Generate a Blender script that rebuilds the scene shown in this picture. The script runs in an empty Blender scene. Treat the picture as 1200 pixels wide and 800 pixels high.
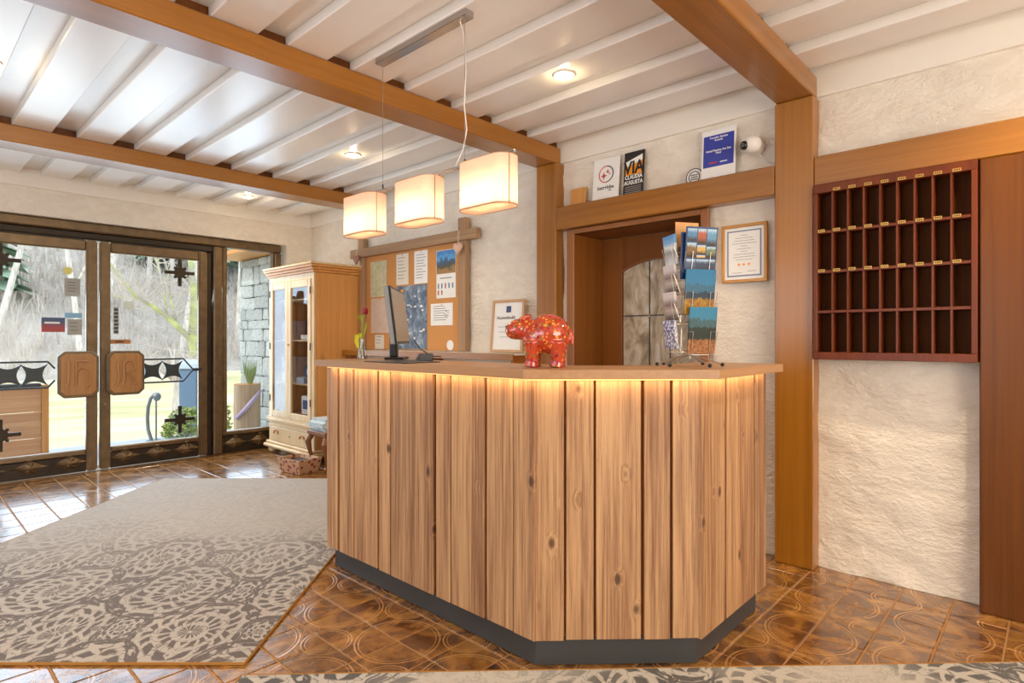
import bpy, bmesh, math, random
from mathutils import Vector, Matrix, noise
R = math.radians; PI = math.pi
C = bpy.context.scene.collection
scn = bpy.context.scene
random.seed(7)

# ------------------------------------------------------------------ camera
cam_d = bpy.data.cameras.new('camera'); cam = bpy.data.objects.new('camera', cam_d); C.objects.link(cam)
cam.location = (0, 0, 1.21); cam.rotation_euler = (R(90), 0, R(43.0 - 90))
cam_d.sensor_width = 36; cam_d.lens = 688 / 1200 * 36; cam_d.shift_y = -3 / 1200; cam_d.clip_start = .05; cam_d.clip_end = 400
scn.camera = cam
# ------------------------------------------------------------------ world, sun, fill lamps, exposure
W = bpy.data.worlds.new('sky'); scn.world = W; W.use_nodes = True
wn = W.node_tree.nodes; wl = W.node_tree.links
bg = wn['Background']; bg.inputs['Color'].default_value = (.80, .90, 1.0, 1); bg.inputs['Strength'].default_value = 1.75
sd = bpy.data.lights.new('sun', 'SUN'); sd.energy = 1.1; sd.angle = R(6); sd.color = (1, .95, .86)
so = bpy.data.objects.new('sun', sd); C.objects.link(so); so.rotation_euler = (R(50), 0, R(-105))
def area(name, loc, rot, sx, sy, e, col):
    l = bpy.data.lights.new(name, 'AREA'); l.shape = 'RECTANGLE'; l.size = sx; l.size_y = sy; l.energy = e; l.color = col
    o = bpy.data.objects.new(name, l); C.objects.link(o); o.location = loc; o.rotation_euler = rot; return o
# area lamps added as fill: two in unseen windows, one boosting the glass entrance
area('window_fill', (-3.1, 2.3, 1.45), (R(90), 0, R(-90)), 3.6, 1.7, 42, (.84, .92, 1.0))
area('window_fill', (.6, -3.1, 1.45), (R(108), 0, 0), 3.6, 1.7, 125, (1.0, .86, .68))
area('entrance_fill', (1.45, 6.62, 1.15), (R(72), 0, R(180)), 3.2, 1.9, 62, (.62, .81, 1.0))
area('entrance_portal', (1.45, 6.72, 1.2), (R(90), 0, R(180)), 3.4, 2.2, 1, (1, 1, 1)).data.cycles.is_portal = True
scn.view_settings.view_transform = 'Standard'; scn.view_settings.look = 'None'
scn.view_settings.gamma = 1; scn.view_settings.use_curve_mapping = False; scn.view_settings.exposure = 0.30

# ------------------------------------------------------------------ helpers
def lin(h):
    v = [int(h[i:i+2], 16) / 255 for i in (0, 2, 4)]
    return tuple((x / 12.92 if x <= .04045 else ((x + .055) / 1.055) ** 2.4) for x in v) + (1,)
class NT:
    def __init__(s, name, rough=.5, metal=0., spec=.5):
        s.m = bpy.data.materials.new(name); s.m.use_nodes = True; s.t = s.m.node_tree
        s.b = s.t.nodes['Principled BSDF']; s.out = s.t.nodes['Material Output']
        s.b.inputs['Roughness'].default_value = rough; s.b.inputs['Metallic'].default_value = metal
        s.b.inputs['Specular IOR Level'].default_value = spec
    def n(s, typ, **kw):
        nd = s.t.nodes.new(typ)
        for k, v in kw.items(): setattr(nd, k, v)
        return nd
    def put(s, sock, v):
        if isinstance(v, bpy.types.NodeSocket): s.t.links.new(v, sock)
        elif v is not None: sock.default_value = v
    def math(s, op, a, b=None, c=None):
        nd = s.n('ShaderNodeMath', operation=op)
        for i, v in enumerate((a, b, c)):
            if v is not None: s.put(nd.inputs[i], v)
        return nd.outputs[0]
    def vmath(s, op, a, b=None):
        nd = s.n('ShaderNodeVectorMath', operation=op)
        s.put(nd.inputs[0], a)
        if b is not None: s.put(nd.inputs[1], b)
        return nd.outputs['Value'] if op in ('LENGTH', 'DISTANCE', 'DOT_PRODUCT') else nd.outputs[0]
    def coord(s, kind='Object'): return s.n('ShaderNodeTexCoord').outputs[kind]
    def mapping(s, v, scale=(1, 1, 1), loc=(0, 0, 0), rot=(0, 0, 0)):
        nd = s.n('ShaderNodeMapping'); s.put(nd.inputs['Vector'], v)
        s.put(nd.inputs['Scale'], scale); s.put(nd.inputs['Location'], loc); s.put(nd.inputs['Rotation'], rot); return nd.outputs[0]
    def noise(s, v, scale=5, detail=3, rough=.5, dist=0, col=False):
        nd = s.n('ShaderNodeTexNoise'); s.put(nd.inputs['Vector'], v)
        for k, x in (('Scale', scale), ('Detail', detail), ('Roughness', rough), ('Distortion', dist)): nd.inputs[k].default_value = x
        return nd.outputs['Color' if col else 'Fac']
    def voro(s, v, scale=5, feature='F1', out='Distance', rnd=1):
        nd = s.n('ShaderNodeTexVoronoi', feature=feature); s.put(nd.inputs['Vector'], v)
        nd.inputs['Scale'].default_value = scale; nd.inputs['Randomness'].default_value = rnd; return nd.outputs[out]
    def ramp(s, f, stops, interp='LINEAR'):
        nd = s.n('ShaderNodeValToRGB'); s.put(nd.inputs[0], f); e = nd.color_ramp.elements; nd.color_ramp.interpolation = interp
        while len(e) < len(stops): e.new(.5)
        for i, (p, c) in enumerate(stops):
            e[i].position = p; e[i].color = lin(c) if isinstance(c, str) else (c if len(c) == 4 else tuple(c) + (1,))
        return nd.outputs[0]
    def step(s, f, a, b):
        nd = s.n('ShaderNodeMapRange'); nd.interpolation_type = 'SMOOTHSTEP'; s.put(nd.inputs[0], f)
        nd.inputs[1].default_value = a; nd.inputs[2].default_value = b; return nd.outputs[0]
    def mix(s, f, a, b, mode='MIX'):
        nd = s.n('ShaderNodeMix', data_type='RGBA', blend_type=mode)
        s.put(nd.inputs[0], f); s.put(nd.inputs[6], lin(a) if isinstance(a, str) else a); s.put(nd.inputs[7], lin(b) if isinstance(b, str) else b)
        return nd.outputs[2]
    def bump(s, h, strength=.3, dist=.01):
        nd = s.n('ShaderNodeBump'); nd.inputs['Strength'].default_value = strength; nd.inputs['Distance'].default_value = dist
        s.put(nd.inputs['Height'], h); s.put(s.b.inputs['Normal'], nd.outputs[0])
    def sep(s, v):
        nd = s.n('ShaderNodeSeparateXYZ'); s.put(nd.inputs[0], v); return nd.outputs
    def comb(s, x, y, z=0.):
        nd = s.n('ShaderNodeCombineXYZ'); s.put(nd.inputs[0], x); s.put(nd.inputs[1], y); s.put(nd.inputs[2], z); return nd.outputs[0]
    def rnd(s): return s.n('ShaderNodeObjectInfo').outputs['Random']
    def color(s, c): s.put(s.b.inputs['Base Color'], lin(c) if isinstance(c, str) else c)
def plain(name, col, rough=.5, metal=0., spec=.5, var=.08, sc=30):
    m = NT(name, rough, metal, spec); co = m.coord(); f = m.noise(co, sc, 3)
    c = lin(col); d = tuple(x * (1 - var * 2) for x in c[:3]) + (1,)
    m.color(m.mix(f, c, d)); return m.m
def wood(name, base, dark, axis=2, gs=1.0, rough=.45, knots=.5, contrast=.8, bump=.15, rvar=.12, coat=0., spec=.5, kflat=None, kz=.22, ks=5.2, g2w=.45):
    m = NT(name, rough, 0, spec); co = m.coord(); r = m.rnd()
    off = m.comb(m.math('MULTIPLY', r, 37.), m.math('MULTIPLY', r, 91.), m.math('MULTIPLY', r, 53.))
    p = m.vmath('ADD', co, off)
    sc = [1., 1., 1.]; sc[axis] = kz
    if kflat is not None: sc[kflat] = 0.
    pk = m.mapping(p, tuple(sc)); pk = m.vmath('ADD', pk, m.vmath('SCALE', m.noise(p, 3, 2, col=True), None)) if False else pk
    d = m.voro(pk, ks * gs)
    near = m.math('SUBTRACT', 1., m.step(d, 0., .24))
    sg = [42. * gs] * 3; sg[axis] = .9 * gs
    warp = m.math('MULTIPLY', near, 1.0)
    pg = m.mapping(p, tuple(sg)); pg = m.vmath('ADD', pg, m.comb(warp, warp, warp))
    g1 = m.noise(pg, 1.4, 5, .7, .12)
    sg2 = [9. * gs] * 3; sg2[axis] = .35 * gs
    g2 = m.noise(m.mapping(p, tuple(sg2)), 1., 3, .5, .25)
    g = m.math('ADD', m.math('MULTIPLY', g1, 1 - g2w), m.math('MULTIPLY', g2, g2w))
    gg = m.step(g, .36, .66)
    col = m.mix(m.math('MULTIPLY', gg, contrast), base, dark)
    kn = m.math('MULTIPLY', m.math('SUBTRACT', 1., m.step(d, .045, .14)), knots)
    dk = tuple(x * .35 for x in lin(dark)[:3]) + (1,)
    col = m.mix(kn, col, dk)
    v = m.math('ADD', 1. - rvar, m.math('MULTIPLY', r, 2 * rvar))
    hs = m.n('ShaderNodeHueSaturation'); m.put(hs.inputs['Value'], v); m.put(hs.inputs['Color'], col)
    m.color(hs.outputs[0]); m.bump(g1, bump, .004)
    if coat: m.b.inputs['Coat Weight'].default_value = coat; m.b.inputs['Coat Roughness'].default_value = .22
    return m.m
def emit(name, col, e):
    m = NT(name); m.color(col); m.put(m.b.inputs['Emission Color'], lin(col)); m.b.inputs['Emission Strength'].default_value = e; return m.m
def glassmat(name, tint=(1, 1, 1, 1), gloss=.1, rough=.02):
    m = NT(name); t = m.n('ShaderNodeBsdfTransparent'); t.inputs[0].default_value = tint
    g = m.n('ShaderNodeBsdfGlossy'); g.inputs['Roughness'].default_value = rough
    fr = m.n('ShaderNodeFresnel'); fr.inputs[0].default_value = 1.45
    mx = m.n('ShaderNodeMixShader'); m.put(mx.inputs[0], m.math('MAXIMUM', m.math('MULTIPLY', fr.outputs[0], .25), gloss))
    m.put(mx.inputs[1], t.outputs[0]); m.put(mx.inputs[2], g.outputs[0]); m.put(m.out.inputs['Surface'], mx.outputs[0]); return m.m

class MB:
    def __init__(s): s.b = bmesh.new(); s.mi = 0
    def _new(s, f0):
        for f in list(s.b.faces)[f0:]: f.material_index = s.mi
    def box(s, x0, x1, y0, y1, z0, z1, bev=0., M=None, seg=1):
        f0 = len(s.b.faces)
        vs = [s.b.verts.new((x, y, z)) for x in (x0, x1) for y in (y0, y1) for z in (z0, z1)]
        for q in ((0, 1, 3, 2), (4, 6, 7, 5), (0, 4, 5, 1), (2, 3, 7, 6), (0, 2, 6, 4), (1, 5, 7, 3)):
            s.b.faces.new([vs[i] for i in q])
        if bev > 0:
            es = {e for v in vs for e in v.link_edges}
            r = bmesh.ops.bevel(s.b, geom=list(es), offset=bev, segments=seg, affect='EDGES')
            vs = list({v for f in list(s.b.faces)[f0:] for v in f.verts})
        if M is not None:
            for v in vs: v.co = M @ v.co
        s.b.faces.ensure_lookup_table(); s._new(f0); return s
    def prism(s, pts, a, b, axis=2, bev=0.):
        """pts: 2D polygon in the plane normal to axis; a,b extents along axis"""
        f0 = len(s.b.faces)
        def P(p, t):
            return {2: (p[0], p[1], t), 0: (t, p[0], p[1]), 1: (p[0], t, p[1])}[axis]
        lo = [s.b.verts.new(P(p, a)) for p in pts]; hi = [s.b.verts.new(P(p, b)) for p in pts]
        n = len(pts); s.b.faces.new(lo[::-1]); top = s.b.faces.new(hi)
        for i in range(n): s.b.faces.new((lo[i], lo[(i+1) % n], hi[(i+1) % n], hi[i]))
        if bev > 0:
            es = {e for v in lo + hi for e in v.link_edges}
            bmesh.ops.bevel(s.b, geom=list(es), offset=bev, segments=1, affect='EDGES')
        s._new(f0); return s
    def tube(s, pts, r, n=8, cap=True, closed=False):
        f0 = len(s.b.faces); pts = [Vector(p) for p in pts]
        rs = r if isinstance(r, (list, tuple)) else [r] * len(pts)
        rings = []; up = None; N = len(pts)
        for i, p in enumerate(pts):
            if closed: t = pts[(i+1) % N] - pts[i-1]
            else: t = pts[min(i+1, N-1)] - pts[max(i-1, 0)]
            t.normalize()
            if up is None: up = t.orthogonal().normalized()
            up = (up - t * up.dot(t));
            if up.length < 1e-6: up = t.orthogonal()
            up.normalize(); w = t.cross(up)
            rings.append([s.b.verts.new(p + (up * math.cos(2*PI*k/n) + w * math.sin(2*PI*k/n)) * rs[i]) for k in range(n)])
        for i in range(N if closed else N - 1):
            A, B = rings[i], rings[(i+1) % N]
            for k in range(n): s.b.faces.new((A[k], A[(k+1) % n], B[(k+1) % n], B[k]))
        if cap and not closed: s.b.faces.new(rings[0][::-1]); s.b.faces.new(rings[-1])
        s._new(f0); return s
    def lathe(s, prof, c=(0, 0, 0), n=24, sx=1., sy=1., cap=True):
        f0 = len(s.b.faces); rings = []
        for (r, z) in prof:
            rings.append([s.b.verts.new((c[0] + r*sx*math.cos(2*PI*k/n), c[1] + r*sy*math.sin(2*PI*k/n), c[2] + z)) for k in range(n)])
        for A, B in zip(rings, rings[1:]):
            for k in range(n): s.b.faces.new((A[k], A[(k+1) % n], B[(k+1) % n], B[k]))
        if cap:
            s.b.faces.new(rings[0][::-1]); s.b.faces.new(rings[-1])
        s._new(f0); return s
    def ball(s, c, r, sc=(1, 1, 1), sub=2, M=None):
        f0 = len(s.b.faces)
        m = Matrix.Translation(c) @ Matrix.Diagonal((r*sc[0], r*sc[1], r*sc[2], 1))
        if M is not None: m = M @ m
        bmesh.ops.create_icosphere(s.b, subdivisions=sub, radius=1, matrix=m); s.b.faces.ensure_lookup_table(); s._new(f0); return s
    def quad(s, *p):
        f0 = len(s.b.faces); s.b.faces.new([s.b.verts.new(q) for q in p]); s.b.faces.ensure_lookup_table(); s._new(f0); return s
    def mesh(s, name, mats, smooth=False):
        me = bpy.data.meshes.new(name); bmesh.ops.recalc_face_normals(s.b, faces=s.b.faces); s.b.to_mesh(me); s.b.free()
        for m in (mats if isinstance(mats, (list, tuple)) else [mats]): me.materials.append(m)
        if smooth: me.polygons.foreach_set('use_smooth', [True] * len(me.polygons)); me.set_sharp_from_angle(angle=R(40))
        return me
    def obj(s, name, mats, parent=None, smooth=False, loc=None, rot=None, wdir=None):
        return link(name, s.mesh(name, mats, smooth), parent, loc, rot)
def link(name, me, parent=None, loc=None, rot=None):
    o = bpy.data.objects.new(name, me); C.objects.link(o)
    if parent is not None: o.parent = parent
    if loc is not None: o.location = loc
    if rot is not None: o.rotation_euler = rot
    return o
def tag(o, label=None, cat=None, group=None, kind=None):
    if label: o['label'] = label
    if cat: o['category'] = cat
    if group: o['group'] = group
    if kind: o['kind'] = kind
    return o
def thing(name, label, cat, loc=(0, 0, 0), rz=0., group=None):
    o = bpy.data.objects.new(name, None); C.objects.link(o); o.location = loc; o.rotation_euler = (0, 0, rz); o.empty_display_size = .1
    return tag(o, label, cat, group)
def struct(o): o['kind'] = 'structure'; return o
def sempty(name):
    o = bpy.data.objects.new(name, None); C.objects.link(o); o['kind'] = 'structure'; return o
def text(name, s, size, mat, parent, M, ext=.0006, align='CENTER', bold=0.):
    cu = bpy.data.curves.new(name, 'FONT'); cu.body = s; cu.size = size; cu.align_x = align; cu.align_y = 'CENTER'; cu.extrude = ext; cu.offset = bold
    cu.resolution_u = 2
    t = bpy.data.objects.new(name, cu); me = bpy.data.meshes.new_from_object(t); bpy.data.objects.remove(t); bpy.data.curves.remove(cu)
    me.name = name; me.transform(M); me.materials.append(mat); return link(name, me, parent)
# text on a wall facing -X (reader looks along +X): text right = -Y ; facing -Y: text right = +X
def MX(x, y, z, sc=1.): return Matrix.Translation((x, y, z)) @ Matrix(((0, 0, -1, 0), (-1, 0, 0, 0), (0, 1, 0, 0), (0, 0, 0, 1)))
def MY(x, y, z): return Matrix.Translation((x, y, z)) @ Matrix.Rotation(R(90), 4, 'X')

# ------------------------------------------------------------------ materials
m_beam = {a: wood('varnished_beam_%s' % 'xyz'[a], 'A86C1C', '7E4C0C', a, .55, .32, .35, .7, .08, .04, coat=.5) for a in (0, 1, 2)}
m_panel = wood('varnished_panel', '6E3E12', '4A260A', 2, .5, .35, .3, .8, .08, .04, coat=.1, spec=.25)
m_trimw = wood('door_trim_wood', '9A6232', '7B4519', 2, .7, .38, .1, .6, .06, .03, coat=.25)
m_niche = wood('niche_wood', '86501E', '683A10', 2, .6, .42, .1, .6, .06, .03, spec=.3)
m_plank = wood('reclaimed_spruce', 'C89C70', '7C5034', 2, 1.5, .55, .9, .95, .3, .10, kflat=1, kz=.6, ks=5.0, g2w=.35)
m_slab = {a: wood('counter_slab_%s' % 'xy'[a], 'B58A62', '9A6E48', a, .9, .42, .1, .6, .08, .02) for a in (0, 1)}
m_carc = wood('counter_carcass', 'A86424', '7E4312', 2, 1, .5, .2, .5, .1, .02)  # orange tone paints the warm strip light glowing in the plank gaps
m_pine = wood('waxed_pine', 'DA9C56', 'B87A38', 2, .9, .42, .8, .55, .08, .03, coat=.1, kz=.5, ks=3.4, g2w=.3)
m_pinef = wood('light_pine', 'EBD0A4', 'D2AE7A', 2, .8, .42, .5, .6, .06, .03)
m_cork = NT('cork'); m_cork.color(m_cork.ramp(m_cork.noise(m_cork.coord(), 160, 4), [(.35, 'B87A3E'), (.5, 'CE9152'), (.65, 'DDA264')])); m_cork.b.inputs['Roughness'].default_value = .8; m_cork.bump(m_cork.noise(m_cork.coord(), 200, 2), .2, .002); m_cork = m_cork.m
m_timber = wood('grey_timber', 'B3906C', '8F6B4A', 1, .8, .6, .2, .7, .15, .04)
m_timberz = wood('grey_timber_z', 'B3906C', '8F6B4A', 2, .8, .6, .2, .7, .15, .04)
m_rack = wood('mahogany', '743616', '50200A', 2, .9, .35, .1, .6, .06, .03, coat=.06, spec=.25)
m_rackb = wood('mahogany_back', '58300F', '381C08', 2, .9, .6, .05, .6, .06, .03, spec=.1)
m_white = plain('white_paint', 'F2EEE8', .42, var=.02)
m_ceil = NT('white_lacquered_boards', .30, 0, .5); m_ceil.b.inputs['Coat Weight'].default_value = .4; m_ceil.b.inputs['Coat Roughness'].default_value = .22
_f = m_ceil.noise(m_ceil.mapping(m_ceil.coord(), (3, .4, 3)), 3, 3); m_ceil.color(m_ceil.mix(_f, 'F7F5F2', 'F0EDE9')); m_ceil.bump(m_ceil.noise(m_ceil.mapping(m_ceil.coord(), (30, 2, 30)), 1, 2), .12, .003); m_ceil = m_ceil.m
def plaster(name, c1='F3EBDF', c2='E9DFD1'):
    m = NT(name, .85, 0, .25); co = m.coord(); n1 = m.noise(m.mapping(co, (1, 1, 1.7)), 7, 6, .62, .6); n2 = m.noise(co, 60, 4, .6)
    m.color(m.mix(m.step(n1, .3, .75), c2, c1))
    n3 = m.noise(m.mapping(co, (1, 1, 2.2)), 22, 5, .65, .3); h = m.math('ADD', n1, m.math('ADD', m.math('MULTIPLY', n3, .7), m.math('MULTIPLY', n2, .22))); m.bump(h, .6, .03); return m.m
m_plas = plaster('rough_plaster'); m_smooth = plain('smooth_plaster', 'EFE8DE', .7, var=.03, sc=8)
m_bronze = NT('dark_bronze', .42, .75); m_bronze.color(m_bronze.mix(m_bronze.noise(m_bronze.coord(), 14, 4), '5A4A38', '8A7458')); m_bronze.bump(m_bronze.noise(m_bronze.coord(), 45, 3), .1, .004); m_bronze = m_bronze.m
m_dbronze = NT('blackened_bronze', .5, .6); m_dbronze.color(m_dbronze.mix(m_dbronze.noise(m_dbronze.coord(), 14, 4), '2B2520', '463A2E')); m_dbronze = m_dbronze.m
m_iron = plain('wrought_iron', '454B4E', .5, .5)
m_plaq = wood('carved_plaque', 'B58450', '8E5F32', 2, 1, .42, 0, .6, .1, .02)
m_grout = plain('grout', 'B88A58', .8, var=.1)
m_plinth = NT('anthracite_laminate', .45); m_plinth.color(m_plinth.mix(m_plinth.noise(m_plinth.coord(), 4, 3), '434447', '383634')); m_plinth = m_plinth.m
m_chrome = plain('brushed_chrome', 'C9C9CC', .18, 1., var=.02)
m_wire = plain('nickel_wire', 'B9B0A4', .3, .9, var=.02)
m_black = plain('black_plastic', '15161A', .35, var=.02)
m_dgrey = plain('dark_grey_plastic', '3A3C40', .4, var=.02)
m_screen = NT('screen', .22); m_screen.color('8E8478'); m_screen = m_screen.m
m_paper = plain('white_paper', 'F1F0EE', .7, var=.02)
m_paperw = plain('warm_paper', 'E9E2D2', .7, var=.03)
m_ink = plain('grey_ink', '7E7C80', .7, var=.0)
m_inkb = plain('black_ink', '1E1C1C', .6, var=.0)
m_blue = plain('blue_print', '2E3FA8', .4, var=.04); m_red = plain('red_print', 'C43A2E', .5, var=.02); m_orange = plain('orange_print', 'F29A24', .5, var=.02)
m_gold = plain('brass_label', 'C79A4A', .35, .5, var=.05)
m_winglass = glassmat('window_glass', (.98, .99, 1, 1), .0)
m_cabglass = glassmat('cabinet_glass', (.97, .97, .97, 1), .05); m_cabmir = glassmat('cabinet_glass_reflecting', (.9, .9, .9, 1), .07)
m_vglass = glassmat('vase_glass', (.92, .95, .95, 1), .12)
m_bulb = emit('lamp_glow', 'FFE7BE', 16.); m_led = emit('warm_led_strip', 'FFC478', .9)

# floor tile glaze: raised ring pattern that runs on from tile to tile, brown flamed glaze
T = .1985; TX0 = 1.61; TY0 = .157
m_tile = NT('glazed_brown_tile', .2, 0, .9); m_tile.b.inputs['Coat Weight'].default_value = .6; m_tile.b.inputs['Coat Roughness'].default_value = .12
def _():
    m = m_tile; g = m.n('ShaderNodeNewGeometry').outputs['Position']; x, y, z = m.sep(g)
    def fold(v, o):
        return m.math('PINGPONG', m.math('ADD', m.math('SUBTRACT', v, o), 2 * T * 40), T)
    fx = fold(x, TX0); fy = fold(y, TY0)            # 0 on thick joints, T on thin ones
    a = m.vmath('LENGTH', m.comb(m.math('SUBTRACT', fx, T), m.math('SUBTRACT', fy, T)))   # big circle centre
    b = m.vmath('LENGTH', m.comb(fx, fy))
    def ring(d, r, w): return m.math('SUBTRACT', 1., m.step(m.math('ABSOLUTE', m.math('SUBTRACT', d, r)), 0., w))
    rings = m.math('MAXIMUM', m.math('MAXIMUM', ring(a, .168, .0055), ring(a, .153, .003)), m.math('MAXIMUM', ring(b, .098, .005), ring(b, .084, .003)))
    outside = m.math('MULTIPLY', m.step(a, .170, .176), m.step(b, .100, .106))
    orn = m.math('MULTIPLY', outside, m.math('SUBTRACT', 1., m.step(m.voro(g, 60), .2, .45)))
    r = m.rnd()
    p = m.vmath('ADD', g, m.comb(m.math('MULTIPLY', r, 9.), 0., 0.))
    fl = m.noise(m.mapping(p, (1, 1, 1), rot=(0, 0, .6)), 7, 4, .6, 1.)
    base = m.ramp(fl, [(.28, '3E2413'), (.42, '6A4220'), (.54, '8C5E2C'), (.70, 'A87838')])
    base = m.mix(m.math('MULTIPLY', orn, .45), base, '4A2810')
    base = m.mix(m.math('MULTIPLY', rings, .7), base, 'CC9A5C')
    hs = m.n('ShaderNodeHueSaturation'); m.put(hs.inputs['Value'], m.math('ADD', .85, m.math('MULTIPLY', r, .35))); m.put(hs.inputs['Color'], base); m.color(hs.outputs[0])
    h = m.math('ADD', m.math('MULTIPLY', m.math('MAXIMUM', rings, m.math('MULTIPLY', orn, .6)), .6), m.math('MULTIPLY', m.noise(p, 16, 3, .5), .9))
    m.bump(h, .34, .005); m.put(m.b.inputs['Roughness'], m.math('ADD', .14, m.math('MULTIPLY', fl, .18)))
_(); m_tile = m_tile.m
def rugmat(name, fade_lo, fade_hi, base='A79D93', dark='4C3C32', yk=-1., wk=1.2, off=0.):
    m = NT(name, .9, 0, .3); co = m.coord(); x, y, z = m.sep(co)
    wn_ = m.noise(co, 2.2, 1, .5, col=True)
    pw = m.vmath('ADD', co, m.vmath('MULTIPLY', m.vmath('SUBTRACT', wn_, (.5, .5, .5)), (.20, .20, 0)))
    xs, ys, zs = m.sep(pw)
    qx = m.math('PINGPONG', m.math('ADD', xs, 20.), .30); qy = m.math('PINGPONG', m.math('ADD', ys, 20.), .40)
    def el(cx, cy, ax, ay): return m.vmath('LENGTH', m.comb(m.math('DIVIDE', m.math('SUBTRACT', qx, cx), ax), m.math('DIVIDE', m.math('SUBTRACT', qy, cy), ay)))
    pass
    lobe = m.math('MULTIPLY', m.math('SUBTRACT', m.noise(co, 13, 2), .5), .22)
    def petals(cx, cy, ax, ay, k, tw):
        dx_, dy_ = m.math('SUBTRACT', qx, cx), m.math('SUBTRACT', qy, cy)
        th = m.math('ARCTAN2', dy_, dx_); e = el(cx, cy, ax, ay)
        rad = m.math('FLOOR', m.math('MULTIPLY', e, 4.0)); fr_ = m.math('FRACT', m.math('MULTIPLY', e, 4.0))
        ph = m.math('ADD', m.math('MULTIPLY', th, k), m.math('ADD', m.math('MULTIPLY', rad, 2.1), m.math('MULTIPLY', fr_, tw)))
        w = m.math('ADD', m.math('MULTIPLY', m.math('ABSOLUTE', m.math('SINE', ph)), 1.), m.math('MULTIPLY', m.math('SUBTRACT', m.noise(co, 30, 2), .5), .9))
        leaf = m.math('MULTIPLY', m.step(w, .50, .62), m.math('MULTIPLY', m.step(fr_, .10, .2), m.math('SUBTRACT', 1., m.step(fr_, .66, .84))))
        ins = m.math('SUBTRACT', 1., m.step(m.math('ADD', e, lobe), .86, .92))
        rim = m.math('SUBTRACT', 1., m.step(m.math('ABSOLUTE', m.math('SUBTRACT', m.math('ADD', e, lobe), .92)), .014, .032))
        return m.math('MAXIMUM', m.math('MULTIPLY', leaf, ins), rim)
    pat = m.math('MAXIMUM', m.math('MAXIMUM', petals(0., 0., .27, .34, 9., 2.6), petals(.30, .40, .25, .32, 8., -2.4)), m.math('MAXIMUM', petals(.30, 0., .11, .16, 5., 1.5), petals(0., .40, .11, .13, 5., 1.5)))
    fil = m.math('SUBTRACT', 1., m.step(m.math('ABSOLUTE', m.math('SUBTRACT', m.noise(co, 16, 1, .5, .8), .5)), .012, .026))
    pat = m.math('MAXIMUM', pat, m.math('MULTIPLY', fil, .7))
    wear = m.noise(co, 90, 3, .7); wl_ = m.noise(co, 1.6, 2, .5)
    fade = m.step(m.math('ADD', m.math('MULTIPLY', m.math('SUBTRACT', wl_, .5), wk), m.math('ADD', m.math('MULTIPLY', y, yk), off)), fade_lo, fade_hi)  # pattern wear, plus a fall-off along y painting in the far glare
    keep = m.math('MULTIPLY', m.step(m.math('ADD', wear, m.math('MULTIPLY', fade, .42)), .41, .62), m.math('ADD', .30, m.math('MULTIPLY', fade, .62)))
    f = m.math('MULTIPLY', pat, keep)
    bc = m.mix(m.noise(co, 8, 6, .7), base, 'BBB2A8')
    m.color(m.mix(f, bc, dark))
    m.b.inputs['Sheen Weight'].default_value = .35; m.b.inputs['Sheen Roughness'].default_value = .4
    m.bump(m.noise(co, 350, 2), .5, .004); return m.m

# ================================================================== THE SHELL
XW, YW, ZC = 3.40, 6.37, 2.65
XL, YN = -3.2, -3.2
def plaster_wall(name, fixed, a0, a1, z0, z1, holes, axis, step=.03, amp=.015, mat=None, amp_f=None):
    """a displaced sheet of plaster standing on plane axis=fixed, facing the room"""
    bm = bmesh.new(); na = int((a1 - a0) / step) + 1; nz = int((z1 - z0) / step) + 1
    # snap grid lines to hole borders
    As = sorted(set([a0 + (a1 - a0) * i / na for i in range(na + 1)] + [h[i] for h in holes for i in (0, 1) if a0 < h[i] < a1]))
    Zs = sorted(set([z0 + (z1 - z0) * i / nz for i in range(nz + 1)] + [h[i] for h in holes for i in (2, 3) if z0 < h[i] < z1]))
    V = {}
    def vert(i, j):
        if (i, j) not in V:
            a, z = As[i], Zs[j]
            n = noise.fractal(Vector((a * 3.1, fixed, z * 5.5)), .8, 2.1, 5) + .6 * abs(noise.noise(Vector((a * 9, 3, z * 16))))
            d = amp * n
            V[(i, j)] = bm.verts.new((fixed + d, a, z) if axis == 0 else (a, fixed + d, z))
        return V[(i, j)]
    for i in range(len(As) - 1):
        for j in range(len(Zs) - 1):
            ca, cz = (As[i] + As[i+1]) / 2, (Zs[j] + Zs[j+1]) / 2
            if any(h[0] < ca < h[1] and h[2] < cz < h[3] for h in holes): continue
            bm.faces.new((vert(i, j), vert(i+1, j), vert(i+1, j+1), vert(i, j+1)))
    me = bpy.data.meshes.new(name); bmesh.ops.recalc_face_normals(bm, faces=bm.faces); bm.to_mesh(me); bm.free(); me.materials.append(mat or m_plas)
    me.polygons.foreach_set('use_smooth', [True] * len(me.polygons))
    return struct(link(name, me))
# door niche opening on wall X=3.4 : Y 1.60..2.58, z 0..1.98
wr = plaster_wall('wall_right', XW, YN, YW + .02, 0, 2.66, [(1.56, 2.56, -1, 1.99)], 0)
MB().box(XW + .02, XW + .2, YN, 1.55, 0, 2.8).box(XW + .02, XW + .2, 2.57, YW + .3, 0, 2.8).box(XW + .02, XW + .2, 1.55, 2.57, 1.99, 2.8).obj('masonry', m_smooth, wr)
WX0, WX1, WZ1 = -.42, 3.11, 2.265
wf = plaster_wall('wall_far', YW, XL, XW + .02, 0, 2.66, [(WX0, WX1, -1, WZ1)], 1, amp=.003, step=.06)
MB().box(XL - .2, WX0, YW + .015, YW + .26, 0, 2.8).box(WX1, XW + .2, YW + .015, YW + .26, 0, 2.8).box(WX0, WX1, YW + .015, YW + .26, WZ1, 2.8).obj('masonry', m_smooth, wf)
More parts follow.
